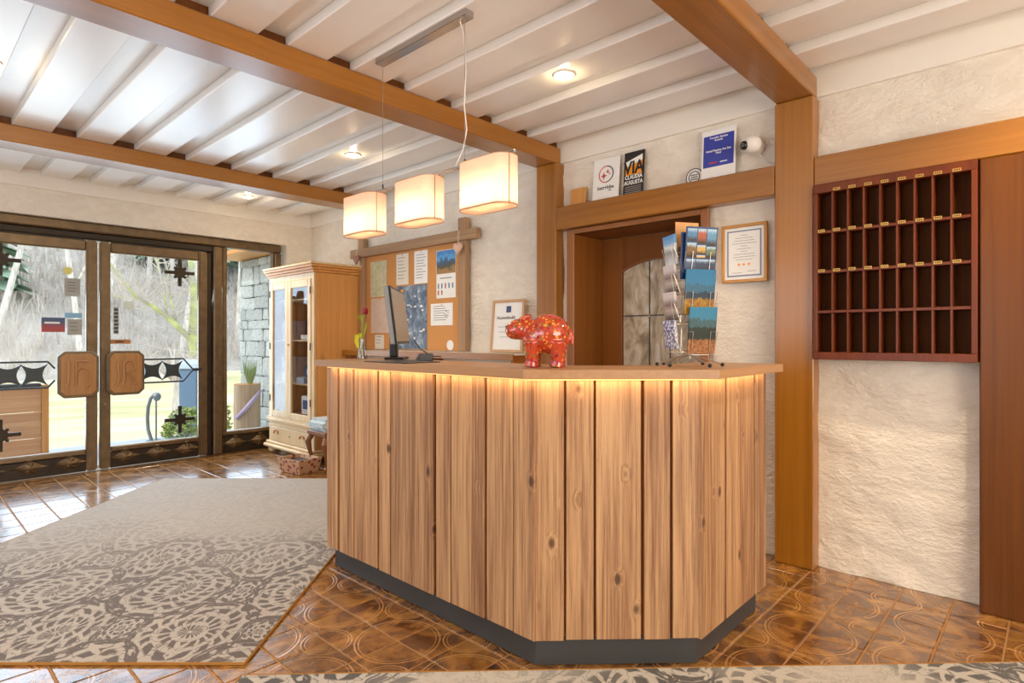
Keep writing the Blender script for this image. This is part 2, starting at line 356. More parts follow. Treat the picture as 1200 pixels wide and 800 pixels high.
# unseen walls behind and beside the camera, each with a window added for light
b = MB(); b.box(XL - .2, XL, YN, .5, 0, 2.8).box(XL - .2, XL, 4.1, YW + .26, 0, 2.8).box(XL - .2, XL, .5, 4.1, 0, .6).box(XL - .2, XL, .5, 4.1, 2.3, 2.8)
struct(b.obj('wall_left', m_smooth))
b = MB(); b.box(XL - .2, -1.2, YN - .2, YN, 0, 2.8).box(2.4, XW + .2, YN - .2, YN, 0, 2.8).box(-1.2, 2.4, YN - .2, YN, 0, .6).box(-1.2, 2.4, YN - .2, YN, 2.3, 2.8)
struct(b.obj('wall_near', m_smooth))
for nm, (x0, x1, y0, y1) in (('window_2', (XL - .12, XL - .06, .5, 4.1)), ('window_3', (-1.2, 2.4, YN - .12, YN - .06))):
    b = MB()
    if x1 - x0 < 1:
        for y in (y0, (y0 + y1) / 2 - .03, y1 - .06): b.box(x0, x1, y, y + .06, .6, 2.3)
        b.box(x0, x1, y0, y1, .6, .66).box(x0, x1, y0, y1, 2.24, 2.3)
    else:
        for x in (x0, (x0 + x1) / 2 - .03, x1 - .06): b.box(x, x + .06, y0, y1, .6, 2.3)
        b.box(x0, x1, y0, y1, .6, .66).box(x0, x1, y0, y1, 2.24, 2.3)
    w = struct(b.obj(nm, m_bronze))
# plaster bands under the ceiling (smooth frieze with a thin shadow line)
b = MB(); b.box(XW - .018, XW + .01, YN, YW, 2.492, 2.66, .003); struct(b.obj('trim_1', m_smooth))
b = MB(); b.box(XL, XW - .018, YW - .018, YW + .01, 2.492, 2.66, .003); struct(b.obj('trim_2', m_smooth))

# ---- ceiling: recessed boards above, raised boards below, between the beams
ce = MB().box(XL - .2, XW + .2, YN - .2, YW + .2, ZC, ZC + .14).obj('ceiling', m_ceil); struct(ce)
BEAMS = [(-.98, -.78), (.94, 1.13), (2.665, 2.86), (4.955, 5.175)]
BAYS = [(YN, -.98), (-.78, .94), (1.13, 2.665), (2.86, 4.955), (5.175, YW - .02)]
for (y0, y1), off in zip(BAYS, (0, 0, 0, -.045, -.045)):
    L = y1 - y0
    e0 = 0 if y0 == YN else -.035; e1 = 0 if y1 > 6 else .035
    me = MB().box(-.104, .104, e0, L + e1, -.05, .0, .004).mesh('board', m_ceil)
    k = 0; X = 3.146 + off
    while X > XL + .1:
        link('board', me, ce, (X, y0, ZC)); X -= .3465
# darker strip inset above each beam paints the shade seen in the board gaps
for i, (y0, y1) in enumerate(BEAMS):
    b = MB().box(XL, XW - .019, y0, y1, 2.485, 2.598, .006); o = struct(b.obj('trim_%d' % (3 + i), m_beam[0]))
    MB().box(XL, XW - .019, y0 + .037, y1 - .037, 2.5985, ZC - .0005).obj('gap_shade_strip', m_panel, o)
# posts and headers on the right wall
XP = 3.31
struct(MB().box(XP, XW + .015, .938, 1.134, 0, 2.484, .005).obj('trim_7', m_beam[2]))
struct(MB().box(XP, XW + .015, 2.655, 2.84, 0, 2.484, .005).obj('trim_8', m_beam[2]))
struct(MB().box(XP, XW + .015, 1.136, 2.653, 1.995, 2.155, .005).obj('trim_9', m_beam[1]))
struct(MB().box(XP, XW + .015, -1.6, .936, 2.006, 2.158, .005).obj('trim_10', m_beam[1]))
struct(MB().box(XP, XW + .015, -1.05, .259, 0, 2.004, .005).obj('trim_11', m_panel))

# ---- floor: grout bed and tiles
fl = struct(MB().box(XL, XW + .1, YN, YW + .3, -.09, -.0035).obj('floor', m_grout))
tb = MB().box(-.0960, .0960, -.0960, .0960, -.02, 0, 0)
es = [e for e in tb.b.edges if all(abs(v.co.z) < 1e-6 for v in e.verts)]
bmesh.ops.bevel(tb.b, geom=es, offset=.003, segments=1, affect='EDGES'); tile_me = tb.mesh('tile', m_tile)
fw = Vector((math.cos(R(43)), math.sin(R(43)))); rt = Vector((math.sin(R(43)), -math.cos(R(43))))
def camfr(x, y): return x * fw.x + y * fw.y, x * rt.x + y * rt.y
near, rest = [], []
for i in range(-26, 10):
    for j in range(-18, 33):
        x = TX0 + T * (i + .5); y = TY0 + T * (j + .5)
        if x > XW + .06 or x < XL or y < YN or y > YW + .05: continue
        f, r = camfr(x, y); hid = False
        if 2.35 < f < 4.95 and -2.85 < r < -1.12: hid = True
        if f < 2.02 or abs(r) > f * .93 or (x > 1.8 and y > 1.25 and x < 3.2 and y < 4.2): hid = True
        (rest if hid else near).append((f, x, y))
near.sort(); rest += near[299:]; near = near[:299]
for f, x, y in near: link('tile', tile_me, fl, (x, y, 0))
b = MB()
for f, x, y in rest: b.box(x - .0965, x + .0965, y - .0965, y + .0965, -.02, 0)
o = b.obj('tile_field', m_tile, fl); o['kind'] = 'stuff'

# ================================================================== ENTRANCE
HC = 1.21; KF = 6.42 / 6.33
def dx(x): return x * KF
def dz(z): return max(0.002, HC + (z - HC) * KF)
YF = 6.42
def frame_bar(b, x0, x1, z0, z1, y=YF, d=.09, s=.012):
    b.box(x0, x1, y, y + d, z0, z1, s)
# fixed outer frame
xl, xr = WX0 + .01, dx(3.03)
xg = dx(2.385)                                     # right of post
f1 = sempty('trim_12')
for nm, a in (('frame_head', (xl, xr, dz(2.165), WZ1 - .002)), ('frame_jamb', (dx(2.955), xr, .0, dz(2.163))), ('frame_jamb', (xl, xl + .08, .0, dz(2.163))),
              ('frame_post', (dx(2.315), dx(2.405), .0, dz(2.163))), ('frame_post', (dx(.30), dx(.36), .0, dz(2.163)))):
    b = MB(); b.box(a[0], a[1], YF, YF + .12, a[2], a[3], .012); b.obj(nm, m_bronze, f1)
b = MB(); b.box(dx(.36), dx(2.315), YF + .02, YF + .12, dz(2.10), dz(2.163), .01); b.obj('frame_rail', m_dbronze, f1)
b = MB(); b.box(dx(2.26), dx(2.313), YF + .045, YF + .12, .0, dz(2.10), .012); b.obj('frame_post', m_dbronze, f1)
b = MB(); b.box(xl, xr, YF + .02, YF + .30, -.003, .004); b.obj('threshold', m_bronze, f1)
rail_prof = None
def star_me():
    pts = []
    c = .096; n = 8
    corners = [(-c, -c), (c, -c), (c, c), (-c, c)]
    for q in range(4):
        ax, az = corners[q]; bx, bz = corners[(q+1) % 4]
        for k in range(n):
            t = k / n; x = ax + (bx - ax) * t; z = az + (bz - az) * t; s_ = 1
            nx, nz = (ax + bx) / 2 / c, (az + bz) / 2 / c
            x -= nx * .040 * math.sin(PI * t); z -= nz * .040 * math.sin(PI * t); pts.append((x, z))
    b = MB(); b.prism(pts, -.012, .012, 1); return b.mesh('star_plate', m_iron)
star = star_me()
def cross_me():
    b = MB()
    b.box(-.135, .135, -.012, .012, -.016, .016, .003).box(-.016, .016, -.012, .012, -.135, .135, .003)
    pts = []
    for k in range(16):
        a = 2 * PI * k / 16; r = (.075, .052, .060, .052)[k % 4]; pts.append((r * math.cos(a), r * math.sin(a)))
    b.prism(pts, -.018, .0, 1)
    for k in range(4):
        a = PI / 4 + k * PI / 2; b.box(-.012 + .062 * math.cos(a), .012 + .062 * math.cos(a), -.02, .0, -.012 + .062 * math.sin(a), .012 + .062 * math.sin(a), .004)
    return b.mesh('iron_cross', m_dbronze)
crossm = cross_me()
def rosette_me():
    b = MB(); f = []
    # pointed leaf shape with a raised diamond centre and carved ridges
    prof = [(-.135, 0), (-.09, .010), (-.055, .034), (-.02, .052), (0, .060), (.02, .052), (.055, .034), (.09, .010), (.135, 0), (.09, -.010), (.055, -.034), (.02, -.052), (0, -.060), (-.02, -.052), (-.055, -.034), (-.09, -.010)]
    c = b.b.verts.new((0, -.030, 0)); ring = [b.b.verts.new((x, 0, z)) for x, z in prof]
    mid = [b.b.verts.new((x * .55, -.020 if i % 2 else -.012, z * .6)) for i, (x, z) in enumerate(prof)]
    n = len(prof)
    for i in range(n):
        b.b.faces.new((ring[i], ring[(i+1) % n], mid[(i+1) % n], mid[i])); b.b.faces.new((mid[i], mid[(i+1) % n], c))
    b.box(-.018, .018, -.020, .0, .058, .078, .004)
    return b.mesh('rosette', m_bronze)
rosm = rosette_me()
def plaque(parent, cx, side, letters):
    zc = dz(.90); hw, hh = .150, .205; ch = .045
    oct_ = lambda w, h, c: [(cx - w, zc - h + c), (cx - w + c, zc - h), (cx + w - c, zc - h), (cx + w, zc - h + c), (cx + w, zc + h - c), (cx + w - c, zc + h), (cx - w + c, zc + h), (cx - w, zc + h - c)]
    p = MB().prism(oct_(hw, hh, ch), YF - .075, YF - .035, 1, .006).obj('door_plaque', m_bronze, parent); p['label'] = 'octagonal carved wooden push plate in a bronze rim'
    MB().prism(oct_(hw - .022, hh - .024, ch - .01), YF - .083, YF - .076, 1, .003).obj('plaque_board', m_plaq, p)
    b = MB()
    for seg in letters: b.tube([(cx + x, YF - .083, zc + z) for x, z in seg], .013, 6)
    b.obj('monogram', m_plaq, p, True)
    for s in (-.1, .1): MB().box(cx - .02 * side - .012, cx - .02 * side + .012, YF - .036, YF + .01, zc + s - .012, zc + s + .012).obj('bracket', m_dbronze, p)
def arc(cx, cz, rx, rz, a0, a1, n=8): return [(cx + rx * math.cos(R(a0 + (a1 - a0) * k / n)), cz + rz * math.sin(R(a0 + (a1 - a0) * k / n))) for k in range(n + 1)]
letL = [[(-.075, .12), (-.075, -.06), (-.09, -.10)], [(-.02, .115), (.07, .115)], [(-.02, .115), (-.02, -.10)], [(-.02, .02)] + arc(.03, .0, .05, .06, 140, 0) + [(.08, -.07), (.06, -.12)]]
letR = [[(-.07, .115), (-.06, -.07), (-.085, -.12)], [(-.02, .10), (-.02, -.08), (-.035, -.11)], [(-.02, .08)] + arc(.02, .06, .045, .055, 150, -60) + [(.0, .0)], [(.015, .0), (.05, -.05), (.075, -.12)]]
def px_x(px, y=None):
    r = (px - 600) / 688; return YF * (.7314 + .682 * r) / (.682 - .7314 * r)   # measured positions on the door plane, in metres
def leaf(name, x0, x1, side, letters):
    d = sempty(name); st = .085
    MB().box(x0, x0 + st, YF + .02, YF + .08, .012, dz(2.095), .012, seg=2).obj('stile', m_bronze, d)
    MB().box(x1 - st, x1, YF + .02, YF + .08, .012, dz(2.095), .012, seg=2).obj('stile', m_bronze, d)
    gx0, gx1 = x0 + st, x1 - st
    MB().box(gx0, gx1, YF + .02, YF + .08, dz(2.0), dz(2.095), .010).obj('top_rail', m_bronze, d)
    MB().box(gx0, gx1, YF + .02, YF + .08, dz(.175), dz(.225), .010).obj('bottom_rail', m_bronze, d)
    MB().box(gx0, gx1, YF + .035, YF + .07, .012, dz(.172), .004).obj('kick_panel', m_dbronze, d)
    MB().box(gx0 + .001, gx1 - .001, YF + .048, YF + .054, dz(.225), dz(2.0)).obj('pane', m_winglass, d)
    for k in range(3): link('rosette', rosm, d, (gx0 + (gx1 - gx0) * (.15 + .35 * k), YF + .030, .105))
    plaque(d, (x1 - .16) if side > 0 else (x0 + .185), side, letters)
    zc = dz(.905)
    # star-plate rail between the plaque and the hinge side
    a0, a1 = (gx0 + .02, px_x(56)) if side > 0 else (px_x(164), px_x(215))
    b = MB()
    for s in (-1, 1): b.box(a0, a1, YF - .005, YF + .015, zc + s * .112 - .008, zc + s * .112 + .008, .002)
    e = gx1 if side < 0 else gx0
    f_ = a1 if side < 0 else a0
    sg = 1 if side < 0 else -1
    if side < 0:
        for s in (-1, 1): b.tube([(a1, YF + .005, zc + s * .112), (a1 + .09, YF + .005, zc)], .008, 6)
        b.box(a1 + .09, gx1 + .02, YF - .005, YF + .015, zc - .014, zc + .014, .002)
    else:
        for s in (-1, 1): b.tube([(a1, YF + .005, zc + s * .112), (a1 + .05, YF + .005, zc + s * .05)], .008, 6)
    b.obj('iron_rail', m_iron, d)
    n = 2 if side < 0 else 3
    for k in range(n):
        xx = px_x((178, 202, 0)[k]) if side < 0 else px_x((40, 9, -26)[k])
        link('star_plate', star, d, (xx, YF + .005, zc))
    for zz in (dz(1.86), dz(.42)):
        xx = (gx1 - .185) if side < 0 else (gx0 + .21)
        link('iron_cross', crossm, d, (xx, YF + .005, zz))
        MB().box(xx - .01, xx + .01, YF + .005, YF + .05, zz - .01, zz + .01).obj('bracket', m_dbronze, d)
    if side < 0: MB().tube([(x0 + .035, YF + .02, dz(.62)), (x0 + .035, YF - .005, dz(.62))], .009, 10).obj('lock_knob', m_chrome, d)
leaf('door_1', dx(.365), dx(1.326), 1, letL)
leaf('door_2', dx(1.342), dx(2.262), -1, letR)
# side lights (fixed glazing)
for nm, gx0, gx1 in (('window_1', dx(2.405), dx(2.955)), ('window_4', xl + .08, dx(.30))):
    w = sempty(nm)
    MB().box(gx0, gx1, YF + .02, YF + .09, dz(.20), dz(.245), .010).obj('window_rail', m_bronze, w)
    MB().box(gx0, gx0 + .05, YF + .02, YF + .09, dz(.245), dz(2.163), .008).obj('window_frame', m_bronze, w)
    MB().box(gx1 - .018, gx1, YF + .02, YF + .09, dz(.245), dz(2.163), .006).obj('window_frame', m_bronze, w)
    MB().box(gx0, gx1, YF + .035, YF + .08, .004, dz(.198), .004).obj('kick_panel', m_dbronze, w)
    MB().box(gx0 + .05, gx1 - .018, YF + .05, YF + .056, dz(.245), dz(2.163)).obj('pane', m_winglass, w)
    for k in range(2): link('rosette', rosm, w, (gx0 + .13 + (gx1 - gx0) * .48 * k, YF + .030, .105))
# notices stuck on the door glass
yn = YF + .044
def notice(nm, x0, x1, z0, z1, mat, label, extra=None):
    o = tag(MB().box(x0, x1, yn, yn + .003, z0, z1).obj(nm, mat), label, 'notice')
    if extra: extra(o)
    return o
def lines_y(o, x0, x1, z0, z1, n, mat=m_ink, y=None, hh=.004):
    b = MB(); y = yn if y is None else y
    for k in range(n):
        z = z1 - (z1 - z0) * (k + .5) / n; b.box(x0, x0 + (x1 - x0) * (.7 + .3 * random.random()), y - .0012, y - .0002, z - hh, z + hh)
    b.obj('printed_lines', mat, o)
def nx(px): # x on the glass plane from measured frame position
    r = (px - 600) / 688; return (yn) * (.7314 + .682 * r) / (.682 - .7314 * r)
m_sg = plain('faded_notice', 'A9A9A2', .7, var=.04)
notice('notice_sheet', nx(75.5), nx(94), dz(1.585), dz(1.745), m_sg, 'small grey notice sheet at the upper right of the left door pane', lambda o: lines_y(o, nx(79), nx(91), dz(1.62), dz(1.72), 4))
tag(MB().lathe([(.001, 0), (.034, 0), (.034, .003), (.001, .003)], n=20).obj('round_sticker', plain('yellow_sticker', 'E8E487', .5), None, False, (nx(79.5), yn + .003, dz(1.81)), (R(90), 0, 0)), 'small round yellow sticker above the grey notice on the left door', 'sticker')
m_rb = NT('blue_red_card', .5); m_rb.color(m_rb.ramp(m_rb.sep(m_rb.coord('Generated'))[2], [(.3, 'A8484C'), (.7, '46587A')])); m_rb = m_rb.m
notice('notice_card', nx(48.5), nx(76), dz(1.27), dz(1.395), m_rb, 'dark blue and red card on the left door pane, left of the pale sheet', lambda o: lines_y(o, nx(52), nx(73), dz(1.33), dz(1.37), 1, m_paper, hh=.008))
notice('notice_sheet', nx(79), nx(96), dz(1.245), dz(1.385), m_sg, 'pale grey sheet below the blue strip on the left door pane', lambda o: lines_y(o, nx(82), nx(93), dz(1.27), dz(1.37), 3))
notice('notice_strip', nx(75.5), nx(96), dz(1.395), dz(1.44), plain('blue_strip', '8CBBDC', .5), 'light blue strip sticker above the pale sheet on the left door')
notice('notice_strip', nx(133), nx(139), dz(1.255), dz(1.505), m_sg, 'narrow upright strip of dark pictograms on the right door pane',
       lambda o: [MB().box(nx(133.6), nx(138.4), yn - .0015, yn - .0002, dz(1.265) + .0345 * k, dz(1.265) + .0345 * k + .022).obj('pictogram', m_dgrey, o) for k in range(7)])
notice('notice_strip', nx(129.5), nx(153), dz(1.165), dz(1.205), plain('orange_wood_strip', 'B87C48', .5), 'orange brown strip sign just above the right door plaque', lambda o: lines_y(o, nx(135), nx(149), dz(1.175), dz(1.195), 1, m_inkb, hh=.005))
m_gs = NT('green_seal', .5); _g = m_gs.coord('Generated'); m_gs.color(m_gs.mix(m_gs.step(m_gs.vmath('DISTANCE', _g, (.5, .5, .5)), .40, .46), '7FB5A0', 'C9D3CC')); m_gs = m_gs.m
notice('notice_sticker', nx(143.5), nx(157), dz(1.485), dz(1.56), m_gs, 'faint green sticker on the right door pane, beside the pictogram strip')

# ================================================================== OUTSIDE (plants and hill coloured pale to paint in haze)
m_terr = plain('pale_terrace', 'C4CEDA', .6, var=.08, sc=6)
m_mead = NT('winter_meadow', .9, 0, .1); _c = m_mead.coord(); m_mead.color(m_mead.ramp(m_mead.noise(m_mead.mapping(_c, (.25, .6, 1)), 1.6, 5, .6), [(.3, 'B4B888'), (.48, 'D8C9A0'), (.66, 'E6DAB8')])); m_mead.bump(m_mead.noise(_c, 12, 3), .5, .05); m_mead = m_mead.m
m_hill = NT('winter_hillside', .95, 0, .05); _c = m_hill.coord(); m_hill.color(m_hill.ramp(m_hill.noise(_c, .55, 8, .72), [(.3, 'B4ABA0'), (.45, 'D2C8BC'), (.58, 'E6DED4'), (.72, 'D0D2B4')])); m_hill.bump(m_hill.noise(_c, 2.5, 6, .7), .9, .5); m_hill = m_hill.m
te = struct(MB().box(-6, 9, YW + .31, 8.25, -.16, -.02).obj('trim_13', m_terr))
def gz(x, y):
    f = y - 8.2
    z = -.16 - .02 * max(f, 0)
    s = math.hypot(x * .5, y) if False else y
    if y > 19: z += (y - 19) * .40 + .25 * min(y - 19, 6) * .3
    z += .25 * noise.noise(Vector((x * .12, y * .12, 0))) * min(1, max(0, (y - 10) / 10))
    if y > 22: z += 1.2 * noise.noise(Vector((x * .07, y * .07, 3)))
    return z
def terrain(name, y0, y1, x0, x1, n, mat, labl, cat):
    bm = bmesh.new(); G = [[bm.verts.new((x0 + (x1 - x0) * i / n, y0 + (y1 - y0) * j / n, gz(x0 + (x1 - x0) * i / n, y0 + (y1 - y0) * j / n))) for j in range(n + 1)] for i in range(n + 1)]
    for i in range(n):
        for j in range(n): bm.faces.new((G[i][j], G[i+1][j], G[i+1][j+1], G[i][j+1]))
    me = bpy.data.meshes.new(name); bm.to_mesh(me); bm.free(); me.materials.append(mat); me.polygons.foreach_set('use_smooth', [True] * len(me.polygons))
    return struct(link(name, me))
terrain('trim_14', 8.25, 20, -30, 45, 50, m_mead, '', '')
terrain('trim_15', 20, 75, -60, 90, 70, m_hill, '', '')
m_bark = NT('pale_bark', .9, 0, .1); m_bark.color(m_bark.ramp(m_bark.noise(m_bark.mapping(m_bark.coord(), (6, 6, 1.5)), 2, 4), [(.3, 'B8B0A6'), (.6, 'E2DCD4')])); m_bark = m_bark.m
m_moss = NT('mossy_bark', .95, 0, .1); m_moss.color(m_moss.ramp(m_moss.noise(m_moss.coord(), 3.5, 4), [(.40, 'ABA496'), (.52, 'AFB47E'), (.68, 'CDD08E')])); m_moss.bump(m_moss.noise(m_moss.coord(), 20, 3), .6, .03); m_moss = m_moss.m
m_ever = NT('evergreen_foliage', .9, 0, .1); m_ever.color(m_ever.mix(m_ever.noise(m_ever.coord(), 3, 3), '8CAA92', 'B4CCB4')); m_ever = m_ever.m
m_twig = plain('grey_twigs', 'D2C8BE', .9, var=.12, sc=3)
rnd = random.Random(3)
def bare_tree(seed, h):
    rr = random.Random(seed); b = MB(); t = MB()
    def br(p, d, L, r, lev):
        pts = [p]; q = p.copy(); dd = d.copy(); n = 3
        for k in range(n):
            dd = (dd + Vector((rr.uniform(-.18, .18), rr.uniform(-.18, .18), .06))).normalized(); q = q + dd * L / n; pts.append(q.copy())
        (b if lev < 2 else t).tube(pts, [r * (1 - .5 * k / n) for k in range(n + 1)], 5 if lev < 2 else 3, cap=False)
        if lev < 3:
            m = (5, 4, 3)[lev]
            for k in range(m):
                f = .35 + .65 * (k + rr.random() * .6) / m; idx = min(n - 1, int(f * n)); w = f * n - idx
                base = pts[idx].lerp(pts[idx+1], min(1, w)); a = rr.uniform(0, 2 * PI); el = rr.uniform(.5, 1.0)
                nd = (dd * math.cos(el) + Vector((math.cos(a), math.sin(a), .15)) * math.sin(el)).normalized()
                br(base, nd, L * rr.uniform(.38, .6), r * .42, lev + 1)
    br(Vector((0, 0, -.3)), Vector((0, 0, 1)), h, h * .012, 0)
    return b.mesh('trunk', m_bark), t.mesh('twigs', m_twig)
prot = [bare_tree(s, h) for s, h in ((1, 9), (2, 10.5), (3, 8), (4, 9.5))]
k = 0
spots = []
for row, (yy, n) in enumerate(((22, 9), (26, 11), (31, 12), (37, 13))):
    for i in range(n):
        fx = (i + rnd.uniform(.2, .8)) / n; x = (.02 + fx * .62) * yy * 1.0 - .4 ; y = yy + rnd.uniform(-1.6, 1.6); spots.append((x, y, row))
ROWS = ('at the foot of the hillside, just beyond the meadow', 'on the lower hillside, behind the first trees', 'halfway up the hillside beyond the meadow', 'highest on the hillside, behind all others')
for (x, y, row) in spots:
    tm, tw = prot[k % 4]; s = rnd.uniform(.75, 1.15)
    t = thing('bare_tree', 'pale leafless tree ' + ROWS[row], 'tree', (x, y, gz(x, y)), rnd.uniform(0, 6.28), 'bare trees, row %d up the hillside' % (row + 1))
    t.scale = (s, s, s); link('trunk', tm, t); link('twigs', tw, t); k += 1
b = MB()
rr = random.Random(5)
for q in range(14):
    z = .5 + q * .42; rad = 1.9 * (1 - q / 15.)
    for a in range(11):
        an = a * 2 * PI / 11 + q * .5 + rr.uniform(-.2, .2); R1 = rad * rr.uniform(.8, 1.1)
        c, s = math.cos(an), math.sin(an); w = .30 * rad
        b.quad((0, 0, z + .35), (R1 * .6 * c - w * s, R1 * .6 * s + w * c, z), (R1 * c, R1 * s, z - .35), (R1 * .6 * c + w * s, R1 * .6 * s - w * c, z))
evm = b.mesh('foliage', m_ever); evt = MB().tube([(0, 0, -.3), (0, 0, 6.2)], [.16, .03], 6).mesh('trunk', m_bark)
for i, (x, y, s, lab) in enumerate(((9.4, 29, 1.35, 'green conifer on the hillside, top left in the right door pane'), (11.2, 30.5, 1.2, 'green conifer just right of the door pane conifer, partly behind branches'), (2.0, 24.5, .9, 'green conifer among bare trunks at the left edge of the left door'), (13.2, 27, .95, 'green conifer seen at the left edge of the side light'))):
    t = thing('conifer', lab, 'tree', (x, y, gz(x, y))); t.scale = (s, s, s); link('foliage', evm, t); link('trunk', evt, t)
# scrub on the hillside, nobody could count it
b = MB(); rr = random.Random(11)
for q in range(1500):
    y = 20.3 + abs(rr.gauss(0, 7)); x = rr.uniform(-.05, .72) * y; z = gz(x, y)
    for s in range(4):
        a = rr.uniform(0, 2 * PI); h = rr.uniform(.25, .8); e = rr.uniform(.1, .6)
        tx, ty = x + math.cos(a) * e * h, y + math.sin(a) * e * h
        b.quad((x - .015, y, z - .1), (x + .015, y, z - .1), (tx + .008, ty, z + h), (tx - .008, ty, z + h))
tag(b.obj('scrub', m_twig), 'brown leafless scrub covering the foot of the hillside', 'scrub', None, 'stuff')
# mossy forked tree in front of the meadow
def at(px, py, d):
    r = (px - 600) / 688; return Vector((d * (fw.x + rt.x * r), d * (fw.y + rt.y * r), HC - (py - 397) / 688 * d))
MT = {   # tree skeleton in metres, built at its real distance of about 12 m
 'trunk': [(236, 489, 12, .15), (231, 440, 12, .13), (226, 400, 12, .12), (228, 350, 12.1, .10), (223, 300, 12.2, .075), (222, 240, 12.4, .05), (219, 170, 12.6, .02)],
 'limb': [(226, 400, 12, .085), (212, 386, 11.9, .075), (196, 371, 11.8, .062), (178, 358, 11.6, .050), (160, 348, 11.4, .040), (143, 328, 11.3, .03), (131, 311, 11.2, .02), (118, 290, 11.1, .008)],
 'limb2': [(196, 371, 11.8, .04), (192, 340, 11.9, .032), (185, 310, 12, .025), (178, 280, 12.1, .015), (170, 240, 12.2, .006)],
 'limb3': [(208, 384, 11.9, .04), (200, 350, 12.2, .03), (196, 315, 12.3, .025), (186, 280, 12.4, .015), (182, 240, 12.5, .006)],
 'limb4': [(230, 345, 12.1, .045), (238, 320, 12.3, .03), (243, 280, 12.5, .02), (246, 230, 12.6, .008)],
 'limb5': [(180, 359, 11.6, .025), (165, 351, 11.8, .018), (145, 349, 12, .012), (125, 345, 12.1, .005)]}
t = thing('mossy_tree', 'mossy forked tree with yellow green limbs outside the right door', 'tree', tuple(at(236, 489, 12)))
base = at(236, 489, 12); b = MB(); tw = MB(); rr = random.Random(2)
for kx, pts in MT.items():
    P = [at(a, c, d) - base for a, c, d, r in pts]; rs = [r * .75 for *_, r in pts]; b.tube(P, rs, 8, cap=False)
    for i in range(len(P) - 1):
        for q in range(5):
            p0 = P[i].lerp(P[i+1], rr.random()); dd = Vector((rr.uniform(-1, 1), rr.uniform(-1, 1), rr.uniform(-.3, 1.1))).normalized(); L = rr.uniform(.4, 1.1)
            if kx == 'trunk' and i == 0: continue
            p1 = p0 + dd * L * .5; p2 = p1 + (dd + Vector((rr.uniform(-.4, .4), rr.uniform(-.4, .4), .2))).normalized() * L * .6
            tw.tube([p0, p1, p2], [.012, .008, .003], 4, cap=False)
            for z_ in range(2): tw.tube([p1, p1 + Vector((rr.uniform(-.3, .3), rr.uniform(-.3, .3), rr.uniform(0, .4)))], [.005, .002], 3, cap=False)
b.obj('trunk', m_moss, t, True); tw.obj('twigs', m_twig, t)
# small bare tree low behind the star rail
base = at(206, 482, 11); t = thing('small_bare_tree', 'small pale bare tree with drooping twigs behind the curved metal stand', 'tree', tuple(base)); b = MB(); tw = MB()
b.tube([(0, 0, -.1), (.02, 0, .35), (-.02, 0, .75)], [.09, .07, .05], 7)
for q in range(46):
    a = rr.uniform(0, 2 * PI); L = rr.uniform(.5, 1.2); p0 = Vector((0, 0, rr.uniform(.5, .8))); p1 = p0 + Vector((math.cos(a) * L * .5, math.sin(a) * L * .5, L * .45)); p2 = p1 + Vector((math.cos(a) * L * .5, math.sin(a) * L * .5, -L * rr.uniform(0, .4)))
    tw.tube([p0, p1, p2], [.014, .009, .003], 4, cap=False)
b.obj('trunk', m_bark, t, True); tw.obj('twigs', m_twig, t)
# timber box outside the left door
m_obox = wood('weathered_boards', 'D9A87C', 'B17C52', 0, .8, .6, .6, .7, .15, .06)
t = thing('planter_box', 'large wooden planter box of horizontal boards outside the left door', 'planter', (0, 0, 0))
for z0, z1 in ((-.018, .215), (.222, .478), (.485, .73)):
    MB().box(-.25, 1.085, 7.46, 7.49, z0, z1, .004).obj('board', m_obox, t)
    MB().box(1.11, 1.14, 7.50, 8.05, z0, z1, .004).obj('board', wood('weathered_boards_side', 'D9A87C', 'B17C52', 1, .8, .6, .6, .7, .15, .06) if z0 < 0 else bpy.data.materials['weathered_boards_side'], t)
MB().box(1.087, 1.145, 7.445, 7.499, -.018, .75, .004).obj('corner_post', m_pine, t)
MB().box(-.25, 1.085, 7.45, 7.60, .732, .765, .004).obj('top_rail', m_dgrey, t)
# bin, stand, shrub, stump, red marker
t = thing('waste_bin', 'blue grey bin with a pale domed lid behind the shrub', 'bin', (2.99, 8.96, -.19), R(40))
b = MB(); b.prism([(-.11, -.13), (.11, -.13), (.12, .13), (-.12, .13)], 0, .98, 2, .015); b.obj('body', plain('bin_blue', '6E8BAA', .5), t)
b = MB(); b.prism([(-.14, .98), (.14, .98), (.12, 1.06), (.05, 1.11), (-.05, 1.11), (-.12, 1.06)], -.15, .15, 1, .01); b.obj('lid', plain('bin_lid', 'C3D3DC', .5), t)
m_stand = plain('galvanised_steel', '8E999C', .4, .6)
t = thing('metal_stand', 'curved grey metal stand with a hooked head just outside the right door', 'stand', (2.22, 7.92, -.02))
vx = rt.x, rt.y
def LP(r, z, dd=0): return (rt.x * r + fw.x * dd, rt.y * r + fw.y * dd, z)
MB().tube([LP(-.03, 0), LP(-.075, .14), (LP(-.085, .28)), LP(-.075, .42), LP(-.045, .52), LP(.01, .575)], .020, 8).obj('bow', m_stand, t, True)
MB().tube([LP(.02, 0), LP(.02, .50)], .010, 8).obj('rod', m_stand, t)
MB().ball(LP(.03, .54), .045, (1, 1, 1.2)).obj('head', m_stand, t, True)
MB().box(-.07, .07, -.07, .07, 0, .02, .004).obj('base_plate', m_stand, t)
m_leafg = NT('box_leaves', .6); m_leafg.color(m_leafg.ramp(m_leafg.noise(m_leafg.coord(), 14, 2), [(.35, '6F8A44'), (.55, 'A8B95E'), (.7, 'D6DB8E')])); m_leafg = m_leafg.m
